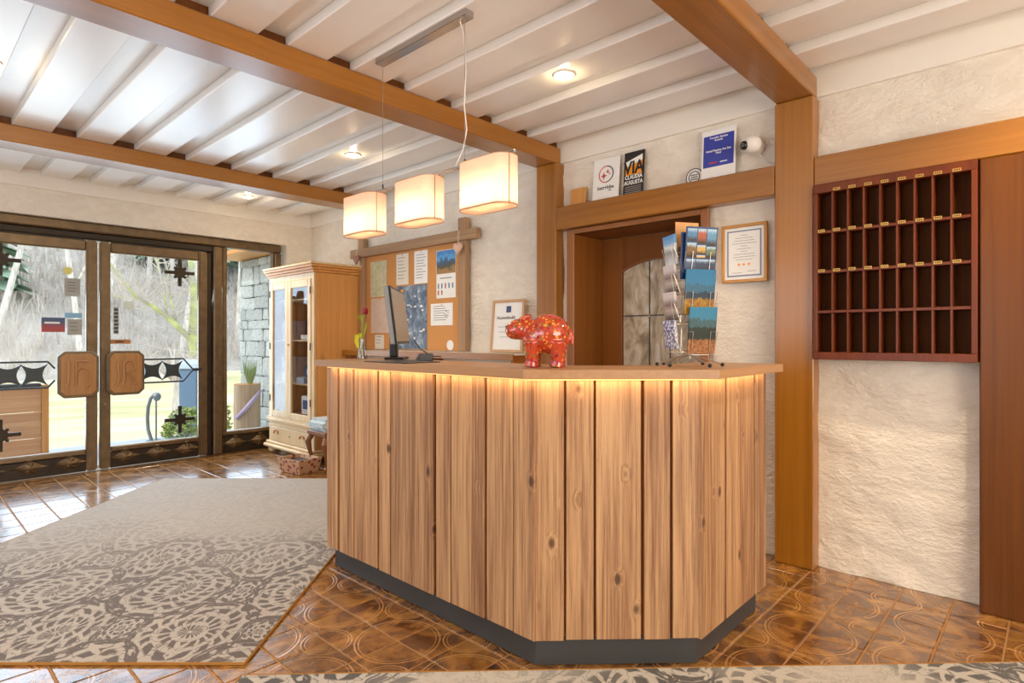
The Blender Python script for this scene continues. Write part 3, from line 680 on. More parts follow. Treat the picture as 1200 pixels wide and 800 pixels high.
def bush(name, loc, rx, ry, h, n, lab, sz=.03, seed=1):
    rr = random.Random(seed); t = thing(name, lab, 'shrub', loc); b = MB(); s_ = MB()
    for q in range(n):
        a = rr.uniform(0, 2 * PI); e = math.asin(rr.uniform(0, 1)); k = rr.uniform(.72, 1.05)
        c = Vector((rx * k * math.cos(a) * math.cos(e), ry * k * math.sin(a) * math.cos(e), h * k * math.sin(e) + .02))
        u = Vector((rr.uniform(-1, 1), rr.uniform(-1, 1), rr.uniform(-1, 1))).normalized(); w = u.orthogonal().normalized()
        b.quad(c - u * sz, c - w * sz * .5, c + u * sz, c + w * sz * .5)
    for q in range(14):
        a = rr.uniform(0, 2 * PI); s_.tube([(0, 0, 0), (rx * .7 * math.cos(a), ry * .7 * math.sin(a), h * .7)], [.008, .003], 4)
    o = b.obj('foliage', m_leafg, t); s_.obj('stems', m_twig, t); return t
bush('garden_shrub', (2.62, 8.05, -.02), .28, .22, .34, 900, 'low leafy green shrub outside the right door below the bin')
bush('garden_shrub', (2.88, 7.75, -.02), .16, .15, .50, 300, 'yellow green shrub at the left edge of the side light', seed=4)
tag(MB().tube([(1.62, 8.12, -.02), (1.62, 8.12, .16)], .012, 8).obj('marker_post', m_red), 'short red marker post standing at the terrace edge', 'post')
t = thing('tree_stump', 'upright sawn log planter standing before the stone wall', 'log', (3.04, 7.25, -.02)); rr = random.Random(9)
b = MB(); prof = []; nseg = 20
rings = []
for z in (0, .1, .25, .4, .55, .68):
    rings.append([b.b.verts.new(((.15 + .012 * noise.noise(Vector((math.cos(2*PI*k/nseg) * 2, math.sin(2*PI*k/nseg) * 2, z * 4)))) * math.cos(2*PI*k/nseg), .15 * math.sin(2*PI*k/nseg), z)) for k in range(nseg)])
for A, B in zip(rings, rings[1:]):
    for k in range(nseg): b.b.faces.new((A[k], A[(k+1) % nseg], B[(k+1) % nseg], B[k]))
b.obj('log', wood('log_bark', 'BDA78C', '8C7358', 2, 1, .8, .8, .9, .5, .02), t, True)
MB().lathe([(.001, .66), (.148, .66), (.148, .683), (.001, .683)], n=20).obj('sawn_top', m_pine, t)
b = MB(); b.tube([(-.16, -.05, .28), (-.10, -.14, .38), (.0, -.165, .5), (.10, -.13, .6)], [.02, .028, .03, .02], 6); b.obj('ribbon', plain('lilac_ribbon', 'B6A8C4', .6), t, True)
b = MB()
for q in range(12):
    a = q * .52; b.tube([(.02 * math.cos(a), .02 * math.sin(a), .68), (.06 * math.cos(a), .06 * math.sin(a), .82), (.08 * math.cos(a), .08 * math.sin(a), .93 + .02 * (q % 3))], [.008, .010, .002], 5)
tag(b.obj('potted_grass', plain('grass_leaves', '8FA870', .6), None, True, (3.07, 7.25, -.02)), 'tuft of slim green leaves growing on top of the log planter', 'plant')
# stone wall beside the entrance, stones built one by one
m_stone = NT('grey_blue_stone', .85, 0, .2); _c = m_stone.coord(); _r = m_stone.rnd()
_col = m_stone.ramp(m_stone.noise(_c, 6, 5, .6), [(.3, 'A4ACAC'), (.55, 'C6CCCA'), (.75, 'E2E2DC')]); _h = m_stone.n('ShaderNodeHueSaturation'); m_stone.put(_h.inputs['Value'], m_stone.math('ADD', .8, m_stone.math('MULTIPLY', _r, .35))); m_stone.put(_h.inputs['Color'], _col); m_stone.color(_h.outputs[0]); m_stone.bump(m_stone.noise(_c, 18, 4), .7, .02); m_stone = m_stone.m
sw = struct(MB().box(3.44, 4.1, YW + .28, 8.33, -.15, 2.9).obj('wall_outside', plain('mortar', 'CFCFCA', .9)))
rr = random.Random(21)
def stone_me():
    b = MB(); b.box(-.5, .5, -.5, .5, -.5, .5, .10)
    for v in b.b.verts: v.co += Vector((rr.uniform(-.05, .05), rr.uniform(-.04, .04), rr.uniform(-.05, .05)))
    return b.mesh('stone', m_stone)
stones = [stone_me() for q in range(6)]
z = -.02
while z < 2.28:
    h = rr.uniform(.10, .27); y = 6.68 - rr.uniform(0, .15)
    if z + h > 2.30: h = 2.30 - z
    while y < 8.30:
        L = rr.uniform(.14, .50); L = min(L, 8.36 - y)
        if L < .05: break
        o = link('stone', rr.choice(stones), sw, (3.44 + rr.uniform(-.012, .012), y + L / 2, z + h / 2)); o.scale = (.09, L - .005, h - .005); y += L
    for x0 in (3.43, 3.68):
        o = link('stone', rr.choice(stones), sw, (x0 + .125, 8.34, z + h / 2)); o.scale = (.24, .09, h - .012)
    z += h
so_ = struct(MB().box(3.06, 3.44, YW + .28, 8.42, 2.305, 2.36, .003).obj('trim_16', m_pine))
for q in range(3): MB().box(3.065 + q * .125, 3.185 + q * .125, YW + .29, 8.41, 2.292, 2.304, .003).obj('board', m_pine, so_)
b = MB()
for q in range(5): b.tube([(3.34, 7.28 + .02 * q - .04, 1.96), (3.345, 7.28 + .035 * (q - 2), 1.7), (3.345, 7.28 + .025 * (q - 2), 1.48)], .012, 5)
b.tube([(3.34, 7.28 + .05 * math.cos(a * PI / 6), 1.42 + .06 * math.sin(a * PI / 6)) for a in range(12)], .010, 6, closed=True)
tag(b.obj('wall_hanging', m_stand, None, True), 'long grey hanging ornament on the stone wall outside the side light', 'ornament')

# ================================================================== RECEPTION COUNTER
ct = thing('reception_counter', 'angled reception counter clad in upright knotty spruce planks with wooden top', 'counter', (1.61, 1.40, 0))
off = Vector((-1.61, -1.40, 0))
def lp(pts): return [(x + off.x, y + off.y) for x, y in pts]
o_slab = [(1.555, 2.87), (1.555, 1.395), (2.035, .885), (2.69, .885), (2.69, 1.24), (2.19, 1.24), (1.955, 1.49), (1.955, 2.87)]
# three slab boards meeting in mitres
S1 = [(1.555, 2.87), (1.555, 1.395), (1.955, 1.49), (1.955, 2.87)]
S2 = [(1.555, 1.395), (2.035, .885), (2.19, 1.24), (1.955, 1.49)]
S3 = [(2.035, .885), (2.69, .885), (2.69, 1.24), (2.19, 1.24)]
for pts, mm in ((S1, m_slab[1]), (S2, m_slab[0]), (S3, m_slab[0])):
    MB().prism(lp(pts), 1.067, 1.10, 2, .0015).obj('countertop', mm, ct)
pl_o = [(1.65, 2.83), (1.65, 1.418), (2.07, .99), (2.655, .99), (2.655, 1.18), (2.16, 1.18), (1.90, 1.46), (1.90, 2.83)]
MB().prism(lp(pl_o), .002, .115, 2, .002).obj('plinth', m_plinth, ct)
cb = [(1.637, 2.84), (1.637, 1.411), (2.066, .982), (2.67, .982), (2.67, 1.20), (2.16, 1.20), (1.92, 1.47), (1.92, 2.84)]
MB().prism(lp(cb), .116, 1.066, 2).obj('carcass', m_carc, ct)
def yat(px, X=1.61): r = (px - 600) / 688; return X * (.682 - .7314 * r) / (.7314 + .682 * r)
def xat(px, Y=.955): r = (px - 600) / 688; return Y * (.7314 + .682 * r) / (.682 - .7314 * r)
rr = random.Random(4)
def plank(w, M):
    b = MB(); th = .024 + rr.uniform(-.001, .004); b.box(-w/2, w/2, 0, -th, .112 + rr.uniform(-.002, .001), 1.0655, .0018)
    me = b.mesh('plank', m_plank); o = link('plank', me, ct); o.matrix_local = M; return o
EDG = [(382.5, 394.5), (397, 413.5), (414.3, 441), (444, 456.8), (457.6, 507), (510.5, 527), (527.8, 566.5), (569.5, 600.5), (601.6, 626.5)]
for a, c in EDG:
    y1, y0 = yat(a), yat(c); w = y1 - y0
    plank(w - .001, Matrix.Translation((1.637 + off.x, (y0 + y1) / 2 + off.y, 0)) @ Matrix.Rotation(R(-90), 4, 'Z'))
# front face between B(1.61,1.40) and Cc(2.052,.955)
Bc = Vector((1.612, 1.400)); Cc = Vector((2.054, .956)); ux = (Cc - Bc).normalized(); nf = Vector((-ux.y, ux.x)) * -1
if nf.dot(Vector((-1, -1))) < 0: nf = -nf
Lf = (Cc - Bc).length
for a, c in ((627, 662.5), (665, 696.5), (699, 750.5), (754, 784), (787, 822)):
    t0, t1 = (a - 627) / 195 * Lf, (c - 627) / 195 * Lf; w = t1 - t0; mid = Bc + ux * (t0 + t1) / 2 - nf * .027
    ang = math.atan2(ux.y, ux.x)
    plank(w - .001, Matrix.Translation((mid.x + off.x, mid.y + off.y, 0)) @ Matrix.Rotation(ang, 4, 'Z'))
for a, c in ((822.6, 850), (852, 884), (884.8, 897.5)):
    x0, x1 = xat(a), xat(c)
    plank(x1 - x0 - .001, Matrix.Translation(((x0 + x1) / 2 + off.x, .982 + off.y, 0)))
# LED strip tucked under the overhang
led = [(1.60, 2.80), (1.60, 1.395), (2.047, .945), (2.64, .945)]
for (x0, y0), (x1, y1) in zip(led, led[1:]):
    p0, p1 = Vector((x0 - 1.61, y0 - 1.40, 1.0635)), Vector((x1 - 1.61, y1 - 1.40, 1.0635)); nn = (p1 - p0).normalized()
    sd_ = Vector((-nn.y, nn.x, 0)); cen = (p0 + p1) / 2
    M = Matrix.Translation(cen - Vector((.018, .018, 0)) ) @ Matrix.Rotation(math.atan2(nn.y, nn.x), 4, 'Z'); L = (p1 - p0).length
    MB().box(-L/2, L/2, -.005, .005, -.002, .002, M=M).obj('light_strip', m_led, ct)
    l = bpy.data.lights.new('light_strip_glow', 'AREA'); l.shape = 'RECTANGLE'; l.size = L; l.size_y = .012; l.energy = .62 * L; l.color = (1, .68, .32)
    lo = bpy.data.objects.new('light_strip_glow', l); C.objects.link(lo)
    nrm = Vector((nn.y, -nn.x, 0));
    if nrm.dot(Vector((-1, -1, 0))) < 0: nrm = -nrm
    wc = cen + Vector((1.61, 1.40, -.004)) + nrm * .012
    dirv = (Vector((0, 0, -1)) - nrm * .5).normalized()
    zq = -dirv; xq = nn; yq = zq.cross(xq).normalized(); xq = yq.cross(zq)
    lo.matrix_world = Matrix.Translation(wc) @ Matrix((xq, yq, zq)).transposed().to_4x4()

# ================================================================== RUGS
def rug(name, c_f, c_r, sf, sr, lab, mat, rot=0.):
    cx, cy = c_f * fw.x + c_r * rt.x, c_f * fw.y + c_r * rt.y
    t = thing(name, lab, 'rug', (cx, cy, 0), R(43 - 90) + rot)
    MB().box(-sr/2, sr/2, -sf/2, sf/2, .0015, .011, .002).obj('pile', mat, t)
    b = MB()
    for x0, x1, y0, y1 in ((-sr/2 - .006, sr/2 + .006, -sf/2 - .006, -sf/2 - .0005), (-sr/2 - .006, sr/2 + .006, sf/2 + .0005, sf/2 + .006), (-sr/2 - .006, -sr/2 - .0005, -sf/2, sf/2), (sr/2 + .0005, sr/2 + .006, -sf/2, sf/2)): b.box(x0, x1, y0, y1, .0012, .0115, .001)
    b.obj('binding', plain('rug_binding_' + name, 'A8742E', .8), t); return t
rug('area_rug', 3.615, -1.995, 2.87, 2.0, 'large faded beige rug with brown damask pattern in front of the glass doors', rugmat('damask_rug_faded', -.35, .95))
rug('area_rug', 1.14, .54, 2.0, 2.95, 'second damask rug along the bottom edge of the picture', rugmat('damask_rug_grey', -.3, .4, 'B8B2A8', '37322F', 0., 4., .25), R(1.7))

# ================================================================== KEY RACK
XK = 3.285
kr = thing('key_rack', 'mahogany pigeonhole key rack with brass number plates fixed between timber posts', 'key rack', (3.36, .595, 1.105)); ko = Vector((-3.36, -.595, -1.105))
def kb(nm, x0, x1, y0, y1, z0, z1, mat, bev=.002): return MB().box(x0 + ko.x, x1 + ko.x, y0 + ko.y, y1 + ko.y, z0 + ko.z, z1 + ko.z, bev).obj(nm, mat, kr)
Y0, Y1, Z0, Z1 = .264, .932, 1.105, 2.003
kb('frame_rail', XK, 3.37, Y0, Y1, Z1 - .045, Z1, m_rack); kb('frame_rail', XK, 3.37, Y0, Y1, Z0, Z0 + .038, m_rack)
kb('frame_stile', XK, 3.37, Y0, Y0 + .022, Z0 + .039, Z1 - .046, m_rack); kb('frame_stile', XK, 3.37, Y1 - .018, Y1, Z0 + .039, Z1 - .046, m_rack)
kb('back_panel', 3.371, 3.379, Y0, Y1, Z0, Z1, m_rackb, 0)
shz = [1.349, 1.553, 1.757]
iy0, iy1 = Y0 + .023, Y1 - .019; cw = (iy1 - iy0) / 9
for z in shz: kb('shelf', XK + .003, 3.37, iy0, iy1, z - .007, z + .007, m_rack, .001)
zs = [Z0 + .039] + [v for z in shz for v in (z - .0075, z + .0075)] + [Z1 - .046]
for k in range(1, 9):
    y = iy0 + cw * k
    for q in range(4): MB().box(XK + .004 + ko.x, 3.37 + ko.x, y - .004 + ko.y, y + .004 + ko.y, zs[2*q] + ko.z, zs[2*q+1] + ko.z).obj('divider', m_rack, kr)
for row, z in enumerate([Z1 - .043, shz[2] + .001, shz[1] + .001]):
    for k in range(9):
        if row == 0 and k == 8: continue
        y = iy0 + cw * (k + 1) - .020
        p = kb('number_plate', XK - .0015, XK + .0015, y - .016, y + .016, z - .002 if row else z + .001, z + .012 if row else z + .015, m_gold, 0)
        n_ = 101 + (8 - k) + 100 * row
        b = MB()
        for q in range(3): b.box(XK - .0022 + ko.x, XK - .0016 + ko.x, y - .011 + .008 * q + ko.y, y - .006 + .008 * q + ko.y, z + .002 + (0 if row else .003) + ko.z, z + .008 + (0 if row else .003) + ko.z)
        b.obj('number', m_inkb, p)

# ================================================================== BACK DOOR IN ITS NICHE
dn = sempty('door_3'); yc0, yc1, ztop = 1.582, 2.526, 1.955; XD = 3.71
MB().box(3.36, 3.72, 2.527, 2.555, 0, ztop, 0).obj('jamb_lining', m_niche, dn); MB().box(3.36, 3.72, yc0 - .029, yc0 - .001, 0, ztop, 0).obj('jamb_lining', m_niche, dn)
MB().box(3.36, 3.72, yc0 - .029, 2.555, ztop + .001, ztop + .028, 0).obj('head_lining', m_niche, dn)
MB().box(3.355, XW - .012, 2.528, 2.594, 0, 1.992, .004).obj('casing', m_trimw, dn); MB().box(3.355, XW - .012, 1.53, yc0 - .001, 0, 1.992, .004).obj('casing', m_trimw, dn)
MB().box(3.355, XW - .012, yc0, 2.527, ztop + .001, 1.992, .004).obj('casing', wood('door_trim_wood_y', '9A6232', '7B4519', 1, .7, .38, .1, .6, .06, .03, coat=.25), dn)
gy0, gy1, zsp, zap, zb = 1.755, 2.355, 1.702, 1.778, .78
arcp = [(gy0 + (gy1 - gy0) * k / 16, zsp + (zap - zsp) * math.sin(PI * k / 16) ** .8) for k in range(17)]
# door leaf with an arched glazed opening: stiles, lower panel and arched head
for y0, y1 in ((yc0, gy0 - .001), (gy1 + .001, yc1)): MB().box(XD, XD + .04, y0, y1, .01, ztop - .001, .003).obj('stile', m_niche, dn)
hp = [(gy0, ztop - .002)] + arcp + [(gy1, ztop - .002)]
b = MB()
for (a0, z0), (a1, z1) in zip(arcp, arcp[1:]): b.prism([(a0, z0), (a1, z1), (a1, ztop - .002), (a0, ztop - .002)], XD + .001, XD + .039, 0)
b.obj('arched_head', m_niche, dn)
MB().tube([(XD, a, z) for a, z in arcp], .007, 6).obj('arch_moulding', m_trimw, dn, True)
MB().box(XD, XD + .04, gy0, gy1, .01, zb, .003).obj('bottom_panel', m_niche, dn)
m_lead = NT('textured_glass', .16, 0, .6); _c = m_lead.coord(); _n = m_lead.noise(m_lead.mapping(_c, (1, 1, .5)), 9, 4, .6, 1.5); m_lead.color(m_lead.ramp(_n, [(.32, '8E8070'), (.5, 'BDB09A'), (.68, 'D8D6D0')])); m_lead.bump(_n, .5, .02); m_lead = m_lead.m
cols = [gy0, 1.974, 2.134, gy1]; zr = [zb + .003, 1.378, None]
for i in range(3):
    a0, a1 = cols[i] + .004, cols[i+1] - .004
    MB().box(XD + .017, XD + .022, a0, a1, zb + .003, 1.374).obj('pane', m_lead, dn)
    top = [(y, zsp + (zap - zsp) * max(0, math.sin(PI * (y - gy0) / (gy1 - gy0))) ** .8 - .003) for y in [a0 + (a1 - a0) * q / 6 for q in range(7)]]
    MB().prism([(a1, 1.382), (a0, 1.382)] + top, XD + .017, XD + .022, 0).obj('pane', m_lead, dn)
for y in cols[1:3]: MB().box(XD + .013, XD + .025, y - .004, y + .004, zb + .003, zap - .02).obj('glazing_bar', m_dgrey, dn)
MB().box(XD + .013, XD + .025, gy0, gy1, 1.374, 1.382).obj('glazing_bar', m_dgrey, dn)
for y in cols[1:3]: MB().ball((XD + .010, y, 1.378), .014, (.6, 1, 1), 1).obj('glass_boss', m_wire, dn)
struct(MB().box(XD + .05, XD + .25, 1.3, 2.8, 0, 2.5).obj('wall_back', m_smooth))

# ================================================================== WARDROBE
cx0, cx1, cy0, cy1 = 2.846, 3.385, 5.275, 6.235
wd = thing('glazed_wardrobe', 'tall pine cabinet with two glazed doors and a drawer in the corner', 'cabinet', (3.1, 5.75, 0)); wo = Vector((-3.1, -5.75, 0))
def wb(nm, x0, x1, y0, y1, z0, z1, mat, bev=.003, par=None): return MB().box(x0 + wo.x, x1 + wo.x, y0 + wo.y, y1 + wo.y, z0, z1, bev).obj(nm, mat, par or wd)
wb('side_panel', cx0 + .02, cx1, cy0, cy0 + .022, .10, 1.86, m_pine); wb('side_panel', cx0 + .02, cx1, cy1 - .022, cy1, .10, 1.86, m_pine)
wb('back_panel', cx1 - .01, cx1, cy0 + .023, cy1 - .023, .10, 1.86, plain('red_brown_lining', 'C0704E', .6), 0)
wb('corner_post', cx0, cx0 + .018, cy0, cy0 + .045, .10, 1.86, m_pinef); wb('corner_post', cx0, cx0 + .018, cy1 - .045, cy1, .10, 1.86, m_pinef)
# cornice: stepped profile
for q, (e, z0, z1) in enumerate(((.012, 1.862, 1.885), (.030, 1.886, 1.91), (.052, 1.911, 1.935), (.062, 1.936, 1.955))):
    wb('cornice', cx0 - e, cx1 + .004, cy0 - e, cy1 + min(e, .03), z0, z1, m_pinef if q == 3 else m_pine, .004)
wb('frieze_rail', cx0, cx0 + .018, cy0 + .046, cy1 - .046, 1.80, 1.86, m_pinef)
for q, (e, z0, z1) in enumerate(((.012, .325, .345), (.026, .346, .372), (.012, .373, .39))): wb('waist_moulding', cx0 - e, cx0 + .018, cy0 - .008, cy1 + .008, z0, z1, m_pinef, .004)
wb('drawer_rail', cx0, cx0 + .018, cy0 + .046, cy1 - .046, .285, .324, m_pinef)
dr = wb('drawer', cx0 - .008, cx0 + .018, cy0 + .06, cy1 - .06, .13, .283, m_pinef, .006)
for y in (cy0 + .2, cy1 - .2):
    MB().tube([(cx0 - .02 + wo.x, y + .05 * math.cos(a) + wo.y, .215 + .035 * math.sin(a)) for a in [PI * q / 8 for q in range(9)]], .007, 6).obj('drawer_pull', plain('copper_pull', 'B8703C', .35, .5), dr, True)
MB().ball((cx0 - .009 + wo.x, (cy0 + cy1) / 2 + wo.y, .21), .010, (.5, 1, 1), 1).obj('keyhole', m_dgrey, dr)
wb('base_moulding', cx0 - .055, cx1, cy0 - .04, cy1 + .03, .065, .10, m_pinef, .01); wb('base_moulding', cx0 - .03, cx1, cy0 - .02, cy1 + .02, .101, .128, m_pinef, .008)
for x in (cx0 + .02, cx1 - .06):
    for y in (cy0 + .04, cy1 - .04): MB().lathe([(.02, .001), (.042, .02), (.042, .05), (.03, .064)], (x + wo.x, y + wo.y, 0), 14).obj('foot', m_pinef, wd, True)
wb('bottom_board', cx0 + .02, cx1 - .011, cy0 + .023, cy1 - .023, .385, .40, m_pinef); wb('top_board', cx0 + .02, cx1 - .011, cy0 + .023, cy1 - .023, 1.845, 1.86, m_pine)
shv = [.757, 1.201, 1.621]
for z in shv: wb('shelf', cx0 + .06, cx1 - .011, cy0 + .023, cy1 - .023, z - .018, z, m_pinef)
ym = 5.79
for a, c in ((cy0 + .047, ym - .003), (ym + .003, cy1 - .047)):
    d = wb('cabinet_door', cx0 - .012, cx0 + .012, a, a + .058, .392, 1.798, m_pinef, .004); wb('door_stile', cx0 - .012, cx0 + .012, c - .058, c, .392, 1.798, m_pinef, .004, d)
    wb('door_rail', cx0 - .012, cx0 + .012, a + .059, c - .059, .392, .455, m_pinef, .004, d); wb('door_rail', cx0 - .012, cx0 + .012, a + .059, c - .059, 1.725, 1.798, m_pinef, .004, d)
    wb('pane', cx0 - .002, cx0 + .002, a + .059, c - .059, .456, 1.724, m_cabglass if a < 5.6 else m_cabmir, 0, d)
    for z in (.55, 1.1, 1.65): MB().tube([(cx0 - .014 + wo.x, (a if a < 5.6 else c) + wo.y, z), (cx0 - .014 + wo.x, (a if a < 5.6 else c) + wo.y, z + .07)], .006, 6).obj('hinge', m_dgrey, d)
MB().lathe([(.006, 0), (.010, .004), (.010, .014), (.004, .018)], n=10).obj('escutcheon', m_gold, wd, False, (cx0 - .012 + wo.x, ym - .03 + wo.y, 1.15), (0, R(-90), 0))
# things kept in the wardrobe
def small_box(nm, lab, cat, x, y, z, sx, sy, sz, mat, rz=0): return tag(MB().box(-sx/2, sx/2, -sy/2, sy/2, 0, sz, .004).obj(nm, mat, None, False, (x, y, z + .001), (0, 0, rz)), lab, cat)
small_box('gift_box', 'bright red box on the top shelf of the cabinet, right door', 'box', 3.05, 5.55, 1.621, .14, .30, .11, plain('red_box', 'C8382A', .5))
t = tag(MB().box(-.012, .012, -.085, .085, 0, .22, .003).obj('chalk_sign', plain('slate', '3A3436', .6), None, False, (3.0, 5.55, 1.202), (0, R(-6), R(6))), 'dark upright sign with pale writing on the second cabinet shelf', 'sign')
b = MB()
for q in range(4): b.box(-.0135, -.0125, -.06, .02 + .03 * (q % 2), .05 + .035 * q, .058 + .035 * q)
b.obj('writing', m_paper, t)
small_box('folded_cloth', 'pale folded cloth in front of the dark sign on the second shelf', 'cloth', 2.94, 5.58, 1.201, .06, .16, .05, m_paperw)
t = thing('display_plate', 'dark blue round plate standing upright on the third cabinet shelf', 'plate', (2.98, 5.56, .76))
MB().lathe([(.001, 0), (.10, .003), (.125, .016), (.12, .020), (.095, .008), (.001, .006)], n=28).obj('dish', plain('blue_glaze', '2D4470', .25), t, True, (0, 0, .13), (0, R(-80), 0))
MB().lathe([(.065, .009), (.072, .012), (.072, .013), (.065, .010)], n=24, cap=False).obj('ring_decor', m_paper, t, False, (-.004, 0, .13), (0, R(-80), 0))
MB().box(-.03, .05, -.05, .05, 0, .012, .002).box(.02, .03, -.04, .04, .012, .09, .002).obj('plate_stand', m_pinef, t)
small_box('folded_cloth', 'pale blue folded linen beside the blue plate', 'cloth', 2.93, 5.64, .757, .08, .16, .06, plain('blue_linen', 'A9B6CC', .8))
t = small_box('patterned_box', 'white box with blue picture and red base on the cabinet floor', 'box', 2.98, 5.56, .40, .14, .17, .23, m_paper)
MB().box(-.0725, -.0705, -.055, .055, .10, .19).obj('picture', plain('blue_picture', '4A5E9A', .5), t); MB().box(-.0725, -.0705, -.08, .08, .01, .05).obj('red_band', m_red, t)
small_box('wrapped_parcel', 'lilac and white wrapped parcel behind the left cabinet door', 'parcel', 3.02, 6.02, 1.201, .16, .22, .20, plain('lilac_wrap', 'C3B4CE', .5))
small_box('tissue_stack', 'white stack of linen behind the left cabinet door', 'cloth', 3.02, 6.02, .757, .18, .24, .26, plain('white_linen', 'DCD6E2', .8))

# stool and basket
m_uph = NT('blue_brocade', .8); m_uph.color(m_uph.ramp(m_uph.voro(m_uph.coord(), 40), [(.2, '9DB2BC'), (.5, 'C9D2D2')])); m_uph = m_uph.m; m_walnut = wood('walnut', '8E5A36', '63371B', 2, 1, .35, 0, .6, .05, .02, coat=.3)
st = thing('footstool', 'upholstered stool with pale blue seat and curved walnut legs beside the pine cabinet', 'stool', (2.93, 5.02, 0))
MB().box(-.21, .21, -.17, .17, .36, .47, .035, seg=3).obj('seat', m_uph, st, True)
MB().box(-.205, .205, -.165, .165, .315, .359, .008).obj('seat_rail', m_walnut, st)
for sx in (-1, 1):
    for sy in (-1, 1):
        MB().tube([(sx * .17, sy * .13, .315), (sx * .20, sy * .155, .25), (sx * .175, sy * .14, .12), (sx * .165, sy * .13, .04), (sx * .195, sy * .15, .012)], [.026, .028, .017, .014, .012], 8).obj('leg', m_walnut, st, True)
bk = thing('wooden_basket', 'small flared wooden basket with painted sides on the tiles by the cabinet', 'basket', (2.60, 5.08, 0), R(8))
m_bsk = NT('painted_basket', .6); m_bsk.color(m_bsk.mix(m_bsk.step(m_bsk.voro(m_bsk.coord(), 22), .28, .40), '8E2F34', 'C9A07A')); m_bsk = m_bsk.m
def flared(z0, z1, a0, b0, a1, b1, th):
    b = MB()
    O0 = [(-a0, -b0, z0), (a0, -b0, z0), (a0, b0, z0), (-a0, b0, z0)]; O1 = [(-a1, -b1, z1), (a1, -b1, z1), (a1, b1, z1), (-a1, b1, z1)]
    I0 = [(-a0 + th, -b0 + th, z0 + th), (a0 - th, -b0 + th, z0 + th), (a0 - th, b0 - th, z0 + th), (-a0 + th, b0 - th, z0 + th)]; I1 = [(-a1 + th, -b1 + th, z1), (a1 - th, -b1 + th, z1), (a1 - th, b1 - th, z1), (-a1 + th, b1 - th, z1)]
    V = [[b.b.verts.new(p) for p in L] for L in (O0, O1, I1, I0)]
    for A, B in zip(V, V[1:]):
        for k in range(4): b.b.faces.new((A[k], A[(k+1) % 4], B[(k+1) % 4], B[k]))
    b.b.faces.new(V[0][::-1]); b.b.faces.new(V[3]); return b
flared(.002, .13, .095, .135, .125, .165, .010).obj('body', m_bsk, bk)
MB().box(-.10, .10, -.13, .13, .085, .10, .01).obj('lining', m_dgrey, bk)

# ================================================================== PINBOARD AND BACK SHELF
pb = thing('pinboard', 'cork pinboard framed by grey beams behind the counter', 'pinboard', (3.39, 4.46, 1.1)); po = Vector((-3.39, -4.46, -1.1))
def pbx(nm, x0, x1, y0, y1, z0, z1, mat, bev=.003): return MB().box(x0 + po.x, x1 + po.x, y0 + po.y, y1 + po.y, z0 + po.z, z1 + po.z, bev).obj(nm, mat, pb)
pbx('cork_panel', 3.378, 3.384, 3.74, 5.18, 1.105, 2.042, m_cork, 0)
pbx('beam', 3.325, 3.377, 3.505, 5.41, 2.042, 2.13, m_timber); pbx('beam', 3.335, 3.384, 3.645, 3.739, 1.105, 2.041, m_timberz); pbx('beam', 3.335, 3.384, 5.181, 5.25, 1.105, 2.041, m_timberz)
pbx('beam_end', 3.335, 3.384, 3.645, 3.739, 2.131, 2.235, m_timberz); pbx('beam_end', 3.335, 3.384, 5.181, 5.275, 2.131, 2.235, m_timberz)
XB = 3.377
m_map = NT('hiking_map', .7); _c = m_map.coord('Generated'); m_map.color(m_map.ramp(m_map.noise(_c, 7, 5, .7, 1.), [(.35, 'D8CFC4'), (.5, 'C9C8A4'), (.62, 'B4B98A'), (.75, 'D0B9A8')])); m_map = m_map.m
m_map2 = NT('pink_map', .7); _c = m_map2.coord('Generated'); m_map2.color(m_map2.ramp(m_map2.noise(_c, 6, 5, .7, 1.), [(.35, 'D6CDB4'), (.55, 'D9B8AC'), (.7, 'BFC29A')])); m_map2 = m_map2.m
m_slope = NT('ski_poster', .5); _c = m_slope.coord('Generated'); _n = m_slope.noise(_c, 6, 6, .7, .6); m_slope.color(m_slope.ramp(_n, [(.35, '3E4A5E'), (.5, '66758A'), (.62, '93A2B2'), (.72, 'D8DEE4')])); m_slope = m_slope.m
m_chp = NT('calendar_photo', .5); _g = m_chp.coord('Generated'); _z = m_chp.math('ADD', m_chp.sep(_g)[2], m_chp.math('MULTIPLY', m_chp.math('SUBTRACT', m_chp.noise(_g, 5, 5), .5), .7)); m_chp.color(m_chp.ramp(_z, [(.15, 'A07838'), (.35, '4A4A38'), (.55, '3A5C8A'), (.68, '5AA4DC'), (.9, '3C84CC')])); m_chp = m_chp.m
def pin(nm, y0, y1, z0, z1, mat, lab, cat='paper', layer=0, nlines=0, group=None):
    x = XB - .0015 * layer - .0012
    o = tag(MB().box(x - .0008, x, y0, y1, z0, z1).obj(nm, mat), lab, cat, group)
    if nlines:
        b = MB(); zt = z1 - (z1 - z0) * .12
        for k in range(nlines):
            z = zt - (zt - z0 - .03) * k / nlines; L = (y1 - y0) * random.uniform(.45, .75); b.box(x - .0014, x - .0009, y1 - (y1 - y0) * .14 - L, y1 - (y1 - y0) * .14, z - .004, z + .001)
        b.obj('printed_lines', m_ink, o)
    MB().ball((x - .003, (y0 + y1) / 2, z1 - .012), .005, sub=1).obj('pin', m_red, o)
    return o
pin('trail_map', 4.83, 5.11, 1.63, 1.985, m_map, 'greenish trail map pinned at the upper left of the corkboard')
pin('trail_map', 4.78, 5.10, 1.27, 1.615, m_map2, 'pinkish map pinned below the greenish map behind the tulip')
pin('notice_paper', 4.48, 4.67, 1.725, 2.02, m_paperw, 'narrow cream leaflet with a twig drawing pinned beside the map', nlines=7)
pin('notice_paper', 4.195, 4.39, 1.72, 2.022, m_paper, 'white printed list pinned above the blue panorama poster', nlines=9)
